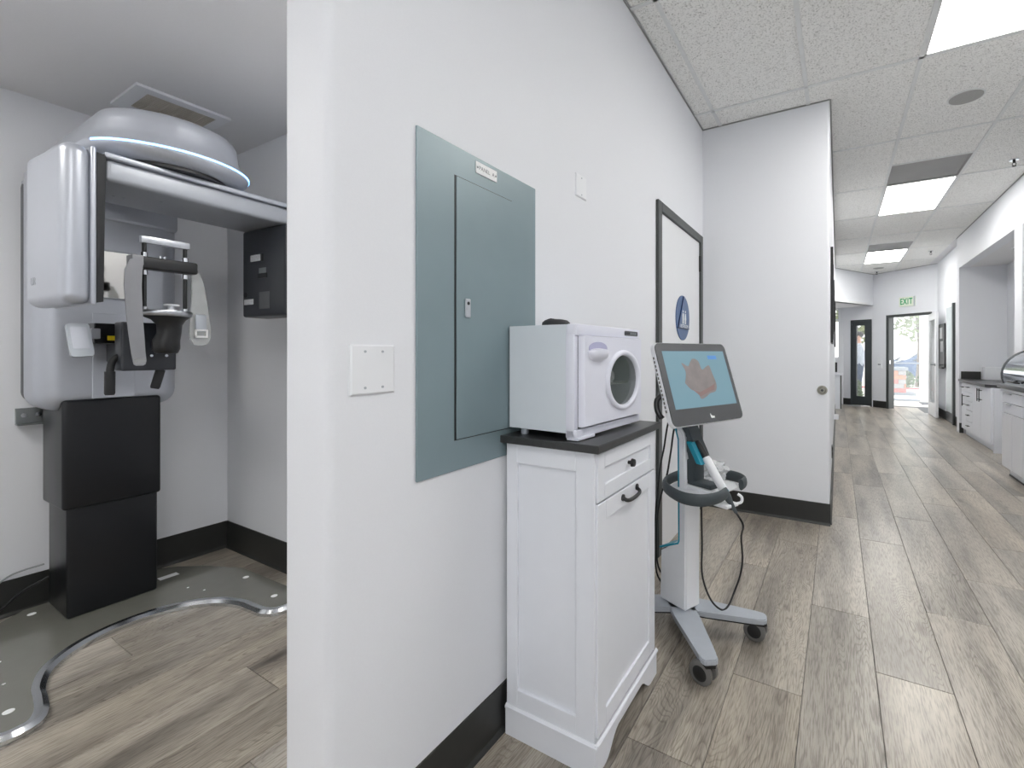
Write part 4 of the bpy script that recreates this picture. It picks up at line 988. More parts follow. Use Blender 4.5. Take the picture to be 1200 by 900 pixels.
sob('scan_picture', prism([(a*1.3+0.0, b2*1.2+0.012) for a, b2 in blob], (0.0041, 0, 0), (0, 1, 0), (0, 0, 1), (0.0003, 0, 0)), 'scan', dsp)
sob('scan_gum_band', prism([(x_*1.25, y_*1.2) for x_, y_ in ((-0.072, -0.012), (-0.06, -0.02), (-0.02, -0.035), (0.03, -0.022), (0.07, -0.008), (0.06, -0.03), (0.03, -0.036), (-0.02, -0.05), (-0.055, -0.022))], (0.0045, 0, 0), (0, 1, 0), (0, 0, 1), (0.0002, 0, 0)), 'scanpink', dsp)
sob('menu_bar', box(0.0041, 0.0044, 0.085, 0.145, 0.098, 0.115), 'icon', dsp)
bm = cyl((0.0037, 0.012, -0.146), (1, 0, 0), 0.006, 0.0006, 16); add_box(bm, 0.0037, 0.0043, 0.012, 0.030, -0.152, -0.144); add_box(bm, 0.0037, 0.0043, 0.006, 0.010, -0.146, -0.134)
sob('screen_mark', bm, 'paper', hs)
bm = bmesh.new()
for k in range(14):
    z = 0.11 - k*0.0165; add_box(bm, -0.016, -0.009, -SW/2-0.0006, -SW/2+0.001, z-0.005, z+0.005)
sob('side_vents', bm, 'wheel', hs)
sob('rear_mount', box(-ST-0.05, -ST, -0.06, 0.06, -0.09, 0.05, bev=0.01), 'rubber', hs, smooth=40)
bm = tube(smooth_path([(-0.03, -0.20, -0.03), (-0.05, -0.225, -0.05), (-0.055, -0.232, -0.09), (-0.045, -0.228, -0.125)], 4), [0.011]*12 + [0.013], 10); sob('rear_handle', bm, 'black', hs, smooth=60)
# wand resting in the cradle
wn_ = thing('scanner_wand', ML @ Vector((0.255, -0.006, 0.655)), 'white and black handheld scanner wand resting on the cart hook', 'scanner wand', rotz=CA)
A_, B_ = Vector((0.120, -0.012, 0.835)), Vector((0.262, -0.006, 0.640)); dv = (B_-A_)
def wsec(t_, w, h_): 
    p = A_ + dv*t_; u_ = dv.normalized(); s1 = Vector((0, 1, 0)); s2 = u_.cross(s1).normalized()
    return [ML @ (p + s1*w*cos(a) + s2*h_*sin(a)) for a in [k/16*2*pi for k in range(16)]]
obj('wand_tip', loft([wsec(t_, w, h_) for t_, w, h_ in ((-0.03, 0.006, 0.006), (-0.01, 0.012, 0.012), (0.1, 0.014, 0.014), (0.30, 0.016, 0.016))]), 'black', wn_, smooth=60)
obj('wand_body', loft([wsec(t_, w, h_) for t_, w, h_ in ((0.30, 0.0165, 0.0165), (0.34, 0.0185, 0.018), (0.6, 0.019, 0.018), (0.93, 0.0175, 0.017))]), 'cartwhite', wn_, smooth=60)
obj('wand_ring', loft([wsec(t_, w, h_) for t_, w, h_ in ((0.92, 0.018, 0.018), (0.945, 0.018, 0.018))]), 'teal', wn_, smooth=60)
obj('wand_tail', loft([wsec(t_, w, h_) for t_, w, h_ in ((0.945, 0.017, 0.017), (1.03, 0.016, 0.016), (1.12, 0.011, 0.011), (1.3, 0.006, 0.006))]), 'rubber', wn_, smooth=60)
e_ = A_ + dv*1.28
cp = [e_, e_ + Vector((0.02, 0.02, -0.05)), Vector((0.265, 0.09, 0.45)), Vector((0.225, 0.16, 0.33)), Vector((0.195, 0.19, 0.24)), Vector((0.170, 0.185, 0.16)), Vector((0.175, 0.13, 0.113)), Vector((0.17, 0.085, 0.109)), Vector((0.14, 0.05, 0.155)), Vector((0.11, 0.035, 0.25)), Vector((0.093, 0.055, 0.37)), Vector((0.090, 0.054, 0.55)), Vector((0.088, 0.052, 0.625))]
obj('wand_cable', tube([ML @ p for p in smooth_path(cp, 8)], 0.0042, 8), 'black', wn_, smooth=60)
# two loose cables hanging behind the screen
for i, (a, lbl) in enumerate((([(0.02, -0.06, 0.97), (-0.005, -0.06, 0.89), (-0.025, -0.06, 0.792), (-0.046, -0.06, 0.711), (-0.061, -0.06, 0.612), (-0.074, -0.06, 0.493), (-0.079, -0.06, 0.336), (-0.080, -0.05, 0.22), (-0.072, -0.03, 0.17), (-0.055, -0.02, 0.16)], 'thin black cable hanging left of the cart, nearer the cabinet'), ([(0.06, -0.045, 0.96), (0.022, -0.045, 0.884), (0.002, -0.045, 0.778), (-0.022, -0.045, 0.666), (-0.055, -0.045, 0.573), (-0.078, -0.045, 0.47), (-0.089, -0.04, 0.33), (-0.090, -0.03, 0.24), (-0.078, -0.01, 0.19), (-0.055, 0.0, 0.18)], 'thin black cable hanging under the cart screen beside the teal edge'))):
    tag(obj('screen_cable', tube([ML @ Vector(p) for p in smooth_path(a, 8)], 0.0042, 8), 'black', smooth=60), lbl, 'cable', 'cables behind the cart screen')
# crumpled clear bag in the tray
bm = bmesh.new(); bmesh.ops.create_icosphere(bm, subdivisions=3, radius=1.0); rnd = random.Random(3)
for v in bm.verts:
    f = 0.72 + 0.45*rnd.random(); v.co = Vector((v.co.x*0.055*f, v.co.y*0.075*f, v.co.z*0.045*f + 0.045))
bm.transform(ML @ Matrix.Translation((0.11, 0.115, 0.645)))
tag(obj('plastic_bag', bm, 'film', smooth=20), 'crumpled clear plastic bag lying in the cart tray', 'bag')

# ------------------------------------------------------------------ right side: near cabinet with roll-top box
nx, ny0, ny1 = 1.43, 4.95, 6.11
nc = thing('gloss_cabinet', (1.75, 5.53, 0), 'glossy white base cabinet at the right edge under the silver roll-top box', 'cabinet')
obj('carcass', box(nx+0.02, 2.10, ny0, ny1, 0.09, 0.84), 'gloss', nc)
obj('toe_kick', box(nx+0.06, 2.10, ny0+0.01, ny1-0.01, 0, 0.09), 'cab', nc)
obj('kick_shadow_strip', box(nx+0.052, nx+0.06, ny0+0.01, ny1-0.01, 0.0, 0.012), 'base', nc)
obj('worktop', box(nx-0.01, 2.15, ny0, ny1+0.005, 0.84, 0.868, bev=0.003), 'gloss', nc)
for y0 in (4.96, 5.53):
    for z0, z1 in ((0.735, 0.832), (0.632, 0.730)):
        dw_ = obj('drawer', box(nx, nx+0.02, y0, y0+0.565, z0, z1, bev=0.002), 'gloss', nc)
        obj('edge_pull', box(nx-0.012, nx+0.004, y0+0.28, y0+0.44, z1-0.012, z1-0.002, bev=0.002), 'alu', dw_)
for y0, y1 in ((4.96, 5.245), (5.25, 5.525), (5.53, 5.815), (5.82, 6.105)):
    obj('door', box(nx, nx+0.02, y0, y1, 0.095, 0.627, bev=0.002), 'gloss', nc)
rt = thing('roll_top_box', (1.68, 5.75, 0.868), 'rounded silver mirror roll-top box with dark rim at the right edge', 'appliance')
pr = [(1.45, 0.868)] + [(1.70 - 0.27*cos(a), 1.0 + 0.255*sin(a)) for a in [RAD(-20) + k/18*RAD(200) for k in range(19)]] + [(1.95, 0.868)]
rings = [[Vector((x, y, z)) for x, z in pr] for y in (5.24, 6.07)]
obj('roll_lid', loft([[Vector((1.70 + (x-1.70)*s, y, 0.868 + (z-0.868)*s)) for x, z in pr] for y, s in ((5.22, 0.985), (6.12, 0.985))]), 'frost2', rt, smooth=30)
for ya, yb in ((5.19, 5.22), (6.12, 6.15)):
    obj('end_cheek', loft([[Vector((1.70 + (x-1.70)*s, y, 0.868 + (z-0.868)*s)) for x, z in pr] for y, s in ((ya, 0.99), (ya+0.006, 1.012), (yb-0.006, 1.012), (yb, 0.99))]), 'rim', rt, smooth=30)
obj('base_strip', box(1.40, 1.97, 5.20, 6.15, 0.868, 0.915, bev=0.01), 'rim', rt, smooth=40)
obj('side_handle', tube(smooth_path([(1.435, 5.62, 0.94), (1.40, 5.63, 0.945), (1.40, 5.8, 0.945), (1.435, 5.81, 0.94)], 4), 0.008, 8), 'black', rt, smooth=60)

# alcove base cabinet
ax = 1.625
ac = thing('alcove_cabinet', (1.88, 8.12, 0), 'white base cabinet with black bar handles in the far right alcove', 'cabinet')
obj('carcass', box(ax+0.02, 2.14, 7.36, 8.90, 0.085, 0.79), 'cab', ac)
obj('end_panel', box(ax+0.02, 2.14, 7.335, 7.36, 0.0, 0.79), 'cab', ac)
obj('toe_kick', box(ax+0.05, 2.14, 7.36, 8.90, 0, 0.085), 'cab', ac)
def bar_handle(y, z0, z1, parent):
    bm = tube([(ax-0.03, y, z0), (ax-0.03, y, z1)], 0.006, 8)
    for z in (z0+0.025, z1-0.025): add_tube(bm, [(ax-0.03, y, z), (ax+0.002, y, z)], 0.005, 8)
    obj('bar_handle', bm, 'black', parent, smooth=60)
def knob_h(y, z, parent):
    bm = tube([(ax-0.028, y-0.055, z), (ax-0.028, y+0.055, z)], 0.006, 8)
    for yy in (y-0.03, y+0.03): add_tube(bm, [(ax-0.028, yy, z), (ax+0.002, yy, z)], 0.005, 8)
    obj('bar_handle', bm, 'black', parent, smooth=60)
d_ = obj('drawer', box(ax, ax+0.02, 8.62, 8.895, 0.66, 0.782, bev=0.002), 'cab', ac); knob_h(8.76, 0.715, d_)
d_ = obj('door', box(ax, ax+0.02, 8.62, 8.895, 0.095, 0.654, bev=0.002), 'cab', ac); bar_handle(8.70, 0.44, 0.615, d_)
zz = [0.095, 0.24, 0.40, 0.53, 0.655, 0.782]
for a, b2 in zip(zz, zz[1:]):
    d_ = obj('drawer', box(ax, ax+0.02, 8.27, 8.614, a, b2-0.006, bev=0.002), 'cab', ac); knob_h(8.44, (a+b2)/2+0.01, d_)
for y0, y1, hy in ((7.82, 8.264, 7.99), (7.37, 7.814, 7.92)):
    y0b = y0
    d_ = obj('door', box(ax, ax+0.02, y0, y1, 0.095, 0.782, bev=0.002), 'cab', ac); bar_handle(y0+0.05 if y0 > 7.5 else y1-0.04, 0.585, 0.755, d_)
wt = obj('alcove_counter', prism([(ax-0.03, 8.955), (ax-0.03, 7.50), (ax+0.12, 7.29), (2.155, 7.29), (2.155, 8.955)], (0, 0, 0.79), (1, 0, 0), (0, 1, 0), (0, 0, 0.035)), 'laminate')
tag(wt, 'dark laminate counter with a clipped corner on the alcove cabinet', 'counter')
tag(obj('backsplash', box(1.63, 1.86, 8.95, 8.968, 0.826, 0.94), 'base'), 'black backsplash block at the back of the alcove counter', 'backsplash')
t = thing('white_box', (1.98, 8.85, 0.826), 'plain white box standing at the back of the alcove counter', 'box')
obj('box_body', box(1.875, 2.11, 8.80, 8.93, 0.8255, 1.00, bev=0.004), 'trim', t); obj('box_lid', box(1.872, 2.113, 8.797, 8.933, 1.00, 1.012, bev=0.003), 'trim', t)

# ------------------------------------------------------------------ far right wall: door with dark jamb, notice board
d4 = thing('door_4', (1.72, 10.35, 0), 'pale side door with a dark jamb on the far right wall', 'door', kind='structure')
obj('leaf', box(1.712, 1.72, 9.95, 10.55, 0.17, 2.03), mat('pale_gloss_door', (220, 230, 232), 0.2), d4)
bm = box(1.685, 1.72, 9.86, 9.94, 0, 2.07); obj('jamb', bm, 'framegrey', d4)
obj('kick_plate', box(1.708, 1.72, 9.95, 10.55, 0.01, 0.165), 'rim', d4)
nb = thing('notice_board', (1.715, 10.92, 0.93), 'tall black notice board with white papers near the exit door', 'board')
obj('board', box(1.695, 1.715, 10.62, 11.22, 0.95, 1.77, bev=0.004), 'black', nb)
for z0, z1, y0, y1 in ((1.49, 1.70, 10.80, 11.06), (1.24, 1.44, 10.74, 10.98)): obj('notice_sheet', box(1.693, 1.695, y0, y1, z0, z1), 'paper', nb)
obj('tray', box(1.655, 1.695, 10.62, 11.22, 0.93, 0.955), 'black', nb)

# exit doorway frame, open door leaf, sign
d3 = thing('door_3', APEX + dB*0.8, 'charcoal framed exit doorway with a white glazed door standing open', 'door', kind='structure')
fr_ = wallB(SJ0-0.06, SJ0, 0, ZD+0.05, -0.02, 0.14); g_ = bmesh.new()
obj('frame_jamb', fr_, 'framegrey', d3); obj('frame_jamb', wallB(SJ1, SJ1+0.02, 0, ZD+0.05, -0.01, 0.14), 'framegrey', d3)
obj('frame_head', wallB(SJ0, SJ1, ZD, ZD+0.05, -0.02, 0.14), 'framegrey', d3)
obj('strike_plate', wallB(SJ0-0.001, SJ0+0.004, 0.98, 1.06, 0.0, 0.03), 'chrome', d3)
hinge = APEX + dB*(SJ1-0.015) - nB*0.02
tip = Vector((1.60, hinge.y - 0.84, 0)); dl_ = (tip-hinge).normalized(); nl = Vector((-dl_.y, dl_.x, 0)); WLf = (tip-hinge).length
def leafp(s0, s1, z0, z1, t0=-0.02, t1=0.02): return prism([(s0, t0), (s1, t0), (s1, t1), (s0, t1)], hinge + Vector((0, 0, z0)), dl_, nl, (0, 0, z1-z0))
bm = leafp(0, 0.11, 0.01, 1.99)
for a in ((WLf-0.11, WLf, 0.01, 1.99), (0.11, WLf-0.11, 1.86, 1.99), (0.11, WLf-0.11, 0.01, 0.26)):
    b3 = leafp(*a); me_ = bpy.data.meshes.new('tmp'); b3.to_mesh(me_); b3.free(); bm.from_mesh(me_); bpy.data.meshes.remove(me_)
el = obj('door_leaf', bm, 'doorwhite', d3)
obj('glass', leafp(0.11, WLf-0.11, 0.26, 1.86, -0.003, 0.003), 'glass', el)
for s in (-1, 1):
    p = hinge + dl_*(WLf-0.06) + nl*(s*0.02) + Vector((0, 0, 1.0))
    bm = cyl(p, nl*s, 0.026, 0.012, 16); add_tube(bm, [p, p + nl*s*0.05, p + nl*s*0.055 - dl_*0.02, p + nl*s*0.055 - dl_*0.12], 0.010, 8)
    obj('lever_handle', bm, 'steel', el, smooth=40)
ex = thing('exit_sign', APEX + dB*0.78 - nB*0.01 + Vector((0, 0, 2.2)), 'white exit sign with green letters above the doorway', 'sign')
ec = APEX + dB*0.775 + Vector((0, 0, 2.305))
obj('sign_box', prism([(-0.165, 0), (0.165, 0), (0.165, 0.03), (-0.165, 0.03)], ec + Vector((0, 0, -0.1)), dB, -nB, (0, 0, 0.2)), 'exitwhite', ex)
add_text('sign_lettering', 'EXIT', 0.155, 'exitgreen', ex, frame_mtx(ec - nB*0.0315 - dB*0.014, dB, (0, 0, 1)) @ Matrix.Diagonal((0.72, 1.12, 1, 1)), ext=0.001, bold=0.0045, space=1.18)
obj('sign_end_cap', prism([(0.14, 0.03), (0.165, 0.03), (0.165, 0.032), (0.14, 0.032)], ec + Vector((0, 0, -0.1)), dB, -nB, (0, 0, 0.2)), 'cartgrey', ex)
th = thing('thermostat', APEX + dB*0.17 + Vector((0, 0, 0.9)), 'white wall thermostat between the two far doors', 'thermostat')
def onB(name, s0, s1, z0, z1, d, m, par): return obj(name, wallB(s0, s1, z0, z1, -d, 0), m, par)
onB('backplate', 0.10, 0.21, 0.88, 1.06, 0.02, 'trim', th); onB('upper_unit', 0.11, 0.175, 1.06, 1.13, 0.015, 'trim', th); onB('display', 0.125, 0.185, 0.955, 0.975, 0.021, 'rim', th)

# narrow dark door with a tall pane
d2 = thing('door_2', APEX + dA*0.26, 'narrow dark door with a tall glass pane at the hall end', 'door', kind='structure')
obj('frame', wallA(SA0, SA0+0.03, 0, ZA, -0.02, 0.1), 'darkdoor', d2); obj('frame', wallA(SA1-0.03, SA1, 0, ZA, -0.02, 0.1), 'darkdoor', d2); obj('frame', wallA(SA0+0.03, SA1-0.03, ZA-0.03, ZA, -0.02, 0.1), 'darkdoor', d2)
g0, g1 = 0.185, 0.365
obj('door_stile', wallA(SA0+0.03, g0, 0.01, ZA-0.03, 0.0, 0.045), 'darkdoor', d2); obj('door_stile', wallA(g1, SA1-0.03, 0.01, ZA-0.03, 0.0, 0.045), 'darkdoor', d2)
obj('door_rail', wallA(g0, g1, 1.86, ZA-0.03, 0.0, 0.045), 'darkdoor', d2); obj('door_rail', wallA(g0, g1, 0.01, 0.22, 0.0, 0.045), 'darkdoor', d2)
obj('glass', wallA(g0, g1, 0.22, 1.86, 0.018, 0.026), 'glass', d2)
p0 = APEX + dA*0.33 - nA*0.16
tag(obj('door_mat', prism([(-0.12, -0.05), (0.12, -0.05), (0.12, 0.05), (-0.12, 0.05)], p0 + Vector((0, 0, 0.0)), dA, nA, (0, 0, 0.012)), 'cartgrey'), 'small pale grey pad on the floor before the dark door', 'mat')

# lobby window, reception desk
w1 = thing('window_1', (-0.8, 12.71, 1.07), 'bright lobby window beside the dark door', 'window', kind='structure')
bm = bmesh.new()
for a in ((-1.7, -1.66, 1.07, 2.3), (0.01, 0.05, 1.07, 2.3), (-1.66, 0.01, 1.07, 1.12), (-1.66, 0.01, 2.26, 2.3)): add_box(bm, a[0], a[1], 12.68, 12.74, a[2], a[3])
obj('frame', bm, 'trim', w1); obj('transom_bar', box(-1.66, 0.01, 12.69, 12.73, 2.0, 2.03), 'trim', w1)
obj('glass', box(-1.66, 0.01, 12.705, 12.712, 1.12, 2.26), 'glass', w1)
w3 = thing('added_window', (0.35, -2.66, 0.75), 'wide window added behind the camera for daylight', 'window', kind='structure')  # unseen window, added to let in more daylight from behind
bm = bmesh.new()
for a in ((-0.75, -0.71, 0.75, 2.6), (1.41, 1.45, 0.75, 2.6), (0.33, 0.37, 0.79, 2.56), (-0.71, 1.41, 0.75, 0.79), (-0.71, 1.41, 2.56, 2.6)): add_box(bm, a[0], a[1], -2.70, -2.62, a[2], a[3])
obj('frame', bm, 'trim', w3)
for x0, x1 in ((-0.71, 0.33), (0.37, 1.41)): obj('glass', box(x0, x1, -2.663, -2.657, 0.79, 2.56), 'glass', w3)
dk = thing('reception_desk', (-0.4, 11.75, 0), 'white reception desk edge showing past the hallway wall', 'desk')
obj('desk_top', box(-1.2, 0.075, 11.5, 12.2, 0.73, 0.77, bev=0.003), 'gloss', dk); obj('front_panel', box(-1.2, 0.045, 11.52, 11.55, 0, 0.73), 'cab', dk)
obj('end_panel', box(0.045, 0.07, 11.52, 12.18, 0, 0.73), 'framegrey', dk); obj('modesty_panel', box(-1.2, 0.045, 12.12, 12.15, 0.1, 0.73), 'cab', dk)
mn = thing('desk_monitor', (-0.06, 11.85, 0.77), 'small dark monitor edge on the reception desk', 'monitor', rotz=0.5)
obj('panel', box(-0.25, 0.05, -0.015, 0.015, 0.02, 0.24, bev=0.006), 'black', mn, local=True); obj('stand', box(-0.13, -0.07, -0.03, 0.03, 0.0, 0.05, bev=0.004), 'black', mn, local=True)
# pictures on the left hall wall, outlets
for (y0, y1, z0, z1, lb) in ((4.15, 4.85, 1.30, 2.06, 'black framed picture seen edge on, nearest on the left hall wall'), (5.75, 6.45, 1.45, 2.02, 'second black framed picture seen edge on down the left hall wall'), (8.4, 9.2, 1.32, 2.05, 'farthest black framed picture on the left hall wall')):
    t = thing('framed_picture', (XP, (y0+y1)/2, z0), lb, 'picture', group='pictures on the left hall wall')
    bm = bmesh.new()
    for a in ((y0, y0+0.03, z0, z1), (y1-0.03, y1, z0, z1), (y0+0.03, y1-0.03, z0, z0+0.03), (y0+0.03, y1-0.03, z1-0.03, z1)): add_box(bm, XP, XP+0.018, *a)
    obj('frame', bm, 'black', t); obj('print', box(XP, XP+0.008, y0+0.03, y1-0.03, z0+0.03, z1-0.03), 'label', t)
t = thing('plug_adapter', (XP, 7.0, 0.34), 'white plug adapter in a low outlet on the left hall wall', 'outlet')
obj('plate', box(XP, XP+0.006, 6.96, 7.04, 0.32, 0.44, bev=0.002), 'trim', t); obj('adapter', box(XP+0.006, XP+0.06, 6.97, 7.03, 0.335, 0.40, bev=0.006), 'trim', t)
t = thing('wall_outlet', (XP, 4.9, 0.28), 'black low outlet plate on the left hall wall near the partition', 'outlet')
obj('plate', box(XP, XP+0.007, 4.86, 4.94, 0.24, 0.355, bev=0.002), 'black', t)
for z in (0.275, 0.32): obj('socket', box(XP+0.007, XP+0.009, 4.885, 4.915, z-0.012, z+0.012), 'blacksoft', t)

# ------------------------------------------------------------------ outside
tag(obj('pavement', box(-16, 30, 12.78, 19.2, -0.08, -0.01), 'concrete'), 'sunlit pale pavement outside the exit', 'pavement', kind='structure')
tag(obj('car_park', box(-30, 50, 19.45, 60, -0.16, -0.10), 'concrete'), 'pale car park ground beyond the red kerb', 'ground', kind='structure')
tag(obj('kerb', box(-16, 30, 19.2, 19.45, -0.12, 0.02), 'redcurb'), 'red painted kerb outside the exit door', 'kerb', kind='structure')
# storefront in the entrance porch
sf = thing('window_2', (1.6, 14.4, 0), 'white framed glazed storefront in the entrance porch', 'window', kind='structure')
bm = bmesh.new()
add_box(bm, 0.92, 0.99, 14.36, 14.44, 0, 2.9); add_box(bm, 1.80, 1.96, 14.36, 14.44, 0, 2.9); add_box(bm, 2.86, 2.95, 14.36, 14.44, 0, 2.9); add_box(bm, 0.92, 2.95, 14.36, 14.44, 2.85, 2.95)
obj('frame', bm, 'trim', sf); obj('sill', box(0.99, 1.80, 14.35, 14.45, 0, 0.04), 'cartgrey', sf); obj('push_rail', box(0.99, 1.80, 14.38, 14.42, 0.94, 0.98), 'cartgrey', sf)
bm = bmesh.new()
for a in ((1.97, 2.05, 0.01, 2.10), (2.77, 2.85, 0.01, 2.10), (2.05, 2.77, 2.02, 2.10), (2.05, 2.77, 0.01, 0.28)): add_box(bm, a[0], a[1], 14.38, 14.42, a[2], a[3])
obj('door_stiles', bm, 'trim', sf); obj('transom', box(1.96, 2.86, 14.37, 14.43, 2.11, 2.17), 'trim', sf); obj('door_closer', box(2.0, 2.3, 14.34, 14.38, 2.03, 2.08), 'rim', sf)
obj('glass', box(0.99, 1.80, 14.395, 14.402, 0.04, 2.85), 'glass', sf); obj('door_glass', box(2.05, 2.77, 14.395, 14.402, 0.28, 2.02), 'glass', sf)
tag(obj('porch_mat', box(1.75, 2.5, 13.6, 14.1, -0.01, 0.005), 'rim'), 'dark blue grey mat in the entrance porch', 'mat')
# brick planter
pl = thing('brick_planter', (1.7, 16.6, 0), 'low brick planter wall outside the exit', 'planter')
px0, px1, py0, py1 = 1.0, 1.73, 16.3, 17.2
obj('core', box(px0+0.02, px1-0.02, py0+0.02, py1-0.02, 0.06, 0.72), 'capstone', pl)
rows, bl = 5, 0.27; rb = random.Random(5)
for r_ in range(rows):
    z0 = 0.06 + r_*0.13; x = px0 - (0.135 if r_ % 2 else 0)
    while x < px1 - 0.02:
        a, b2 = max(x, px0), min(x+bl, px1)
        if b2-a > 0.03: obj('brick', box(a+0.005, b2-0.005, py0, py0+0.06, z0+0.005, z0+0.125, bev=0.004, seg=1), rb.choice(['brick_a', 'brick_a', 'brick_b', 'brick_c', 'brick_a']), pl)
        x += bl
    y = py0 + 0.065
    while y < py1 - 0.05:
        obj('brick', box(px1-0.06, px1, y+0.005, min(y+bl, py1)-0.005, z0+0.005, z0+0.125, bev=0.004, seg=1), rb.choice(['brick_a', 'brick_b', 'brick_c']), pl); y += bl
obj('cap', box(px0-0.03, px1+0.04, py0-0.04, py1+0.04, 0.71, 0.80, bev=0.008), 'capstone', pl); obj('footing', box(px0-0.05, px1+0.22, py0-0.08, py1, -0.01, 0.06), 'capstone', pl)
def foliage(c, rx, ry, rz, n, leaf, seed):
    rn = random.Random(seed); bm = bmesh.new()
    for i in range(n):
        a = rn.uniform(0, 2*pi); zt = rn.uniform(-1, 1); r = rn.uniform(0.55, 1.0); q = math.sqrt(max(0, 1-zt*zt))
        p = Vector((c[0]+rx*r*q*cos(a), c[1]+ry*r*q*sin(a), c[2]+rz*r*zt))
        u_ = Vector((rn.uniform(-1, 1), rn.uniform(-1, 1), rn.uniform(-0.6, 0.6))).normalized(); v_ = u_.cross(Vector((rn.uniform(-1, 1), rn.uniform(-1, 1), rn.uniform(-1, 1)))).normalized()
        l = leaf*rn.uniform(0.6, 1.3)
        vs_ = [bm.verts.new(p + u_*l*x + v_*l*y) for x, y in ((-1, 0), (0, 0.45), (1, 0), (0, -0.45))]
        bm.faces.new(vs_)
    return bm
def shrub(x, y, r, h_, label, seed, m='leafy', z=0.0):
    t = thing('shrub', (x, y, z), label, 'shrub', group='low shrubs outside')
    obj('foliage', foliage((x, y, z+h_/2), r, r, h_/2, 420, 0.06, seed), m, t)
    obj('stem', tube([(x, y, z-0.02), (x, y, z+h_*0.7)], 0.012, 6), 'bark', t)
for i, (x, lb) in enumerate(((2.05, 'first low green shrub right of the brick planter outside'), (2.70, 'second low green shrub beyond the porch mullion outside'), (3.35, 'third low green shrub seen through the glazed porch door'), (4.0, 'fourth low green shrub seen through the exit door glass'))):
    shrub(x, 19.85, 0.31, 0.72, lb, 20+i, z=-0.1)
shrub(0.36, 12.98, 0.15, 0.60, 'leafy shrub behind the narrow glass pane at the person\'s feet', 41)
def tree(x, y, h_, r, label, seed, n=900):
    t = thing('tree', (x, y, -0.1), label, 'tree', group='trees in the car park')
    obj('trunk', tube(smooth_path([(x, y, -0.1), (x+0.06, y, h_*0.3), (x-0.05, y, h_*0.6), (x, y, h_*0.85)], 4), [0.10, 0.09, 0.085, 0.08, 0.075, 0.07, 0.065, 0.06, 0.055, 0.05, 0.045, 0.04, 0.035], 8), 'bark', t, smooth=60)
    obj('crown', foliage((x, y, h_*0.68), r, r, h_*0.36, n, 0.14, seed), 'leafpale', t)
tree(2.7, 22.0, 5.2, 1.2, 'slender pale tree beyond the porch glazing', 11)
tree(5.6, 23.5, 5.6, 1.3, 'tree seen through the glazed porch door', 12)
tree(0.62, 20.6, 4.6, 0.75, 'tree behind the person outside the dark door', 13)
tree(-1.1, 18.0, 5.0, 1.0, 'leafy tree filling the lobby window', 14, 1400)
tree(8.6, 25.0, 5.4, 1.4, 'tree farthest right beyond the open exit door', 15)
def car(x, y, rot, label, col):
    t = thing('parked_car', (x, y, -0.1), label, 'car', rotz=rot, group='cars parked outside')
    side = [(-2.1, 0.28), (-2.15, 0.62), (-1.95, 0.86), (-1.25, 0.96), (-0.65, 1.38), (0.75, 1.42), (1.45, 1.0), (2.05, 0.9), (2.15, 0.55), (2.1, 0.28)]
    bm = prism(side, (0, -0.86, 0), (1, 0, 0), (0, 0, 1), (0, 1.72, 0)); bmesh.ops.bevel(bm, geom=bm.edges[:], offset=0.07, segments=2, affect='EDGES')
    obj('bodywork', bm, col, t, local=True, smooth=40)
    for s in (-1, 1):
        obj('side_window', prism([(-1.05, 0.98), (-0.58, 1.32), (0.05, 1.34), (0.05, 0.98)], (0, s*0.862, 0), (1, 0, 0), (0, 0, 1), (0, s*0.006, 0)), 'carglass', t, local=True)
        obj('side_window', prism([(0.12, 0.98), (0.12, 1.34), (0.70, 1.34), (1.2, 1.0)], (0, s*0.862, 0), (1, 0, 0), (0, 0, 1), (0, s*0.006, 0)), 'carglass', t, local=True)
        for x_ in (-1.35, 1.35):
            w_ = obj('wheel', cyl((x_, s*0.68, 0.31), (0, s, 0), 0.31, 0.2, 24), 'black', t, local=True, smooth=40)
            obj('hub', cyl((x_, s*0.88, 0.31), (0, s, 0), 0.19, 0.012, 16), 'alu', w_, local=True)
    obj('windscreen', prism([(-1.18, 1.0), (-0.68, 1.37), (-0.70, 1.39), (-1.21, 1.02)], (0, -0.7, 0), (1, 0, 0), (0, 0, 1), (0, 1.4, 0)), 'carglass', t, local=True)
car(3.6, 24.5, RAD(8), 'blue car parked beyond the red kerb and planter', 'carblue')
car(6.2, 27.5, RAD(100), 'second blue car behind in the car park', 'carblue')
sp_ = thing('street_sign', (3.42, 26.0, -0.1), 'small green and red street sign outside on a thin post', 'sign')
obj('post', tube([(3.42, 26.0, -0.1), (3.42, 26.0, 1.5)], 0.025, 8), 'steel', sp_); obj('green_plate', box(3.22, 3.62, 25.96, 25.98, 0.95, 1.40), mat('sign_green', (70, 120, 96), 0.5), sp_); obj('red_plate', box(3.22, 3.62, 25.96, 25.98, 0.78, 0.93), 'redcurb', sp_)

# ------------------------------------------------------------------ person outside the dark door
def skin_body(name, joints, edges, root, m, parent):
    me = bpy.data.meshes.new(name); me.from_pydata([j[0] for j in joints], edges, [])
    o = bpy.data.objects.new(name, me)
    sk = o.modifiers.new('skin', 'SKIN'); sk.use_smooth_shade = True
    ss = o.modifiers.new('sub', 'SUBSURF'); ss.levels = 1; ss.render_levels = 2
    if not me.skin_vertices: me.skin_vertices.new()
    for i, j in enumerate(joints):
        me.skin_vertices[0].data[i].radius = (j[1], j[2] if len(j) > 2 else j[1]); me.skin_vertices[0].data[i].use_root = (i == root)
    COL.objects.link(o); dg = bpy.context.evaluated_depsgraph_get(); m2 = bpy.data.meshes.new_from_object(o.evaluated_get(dg))
    COL.objects.unlink(o); bpy.data.objects.remove(o)
    m2.materials.clear(); m2.materials.append(M[m])
    for p in m2.polygons: p.use_smooth = True
    return m2
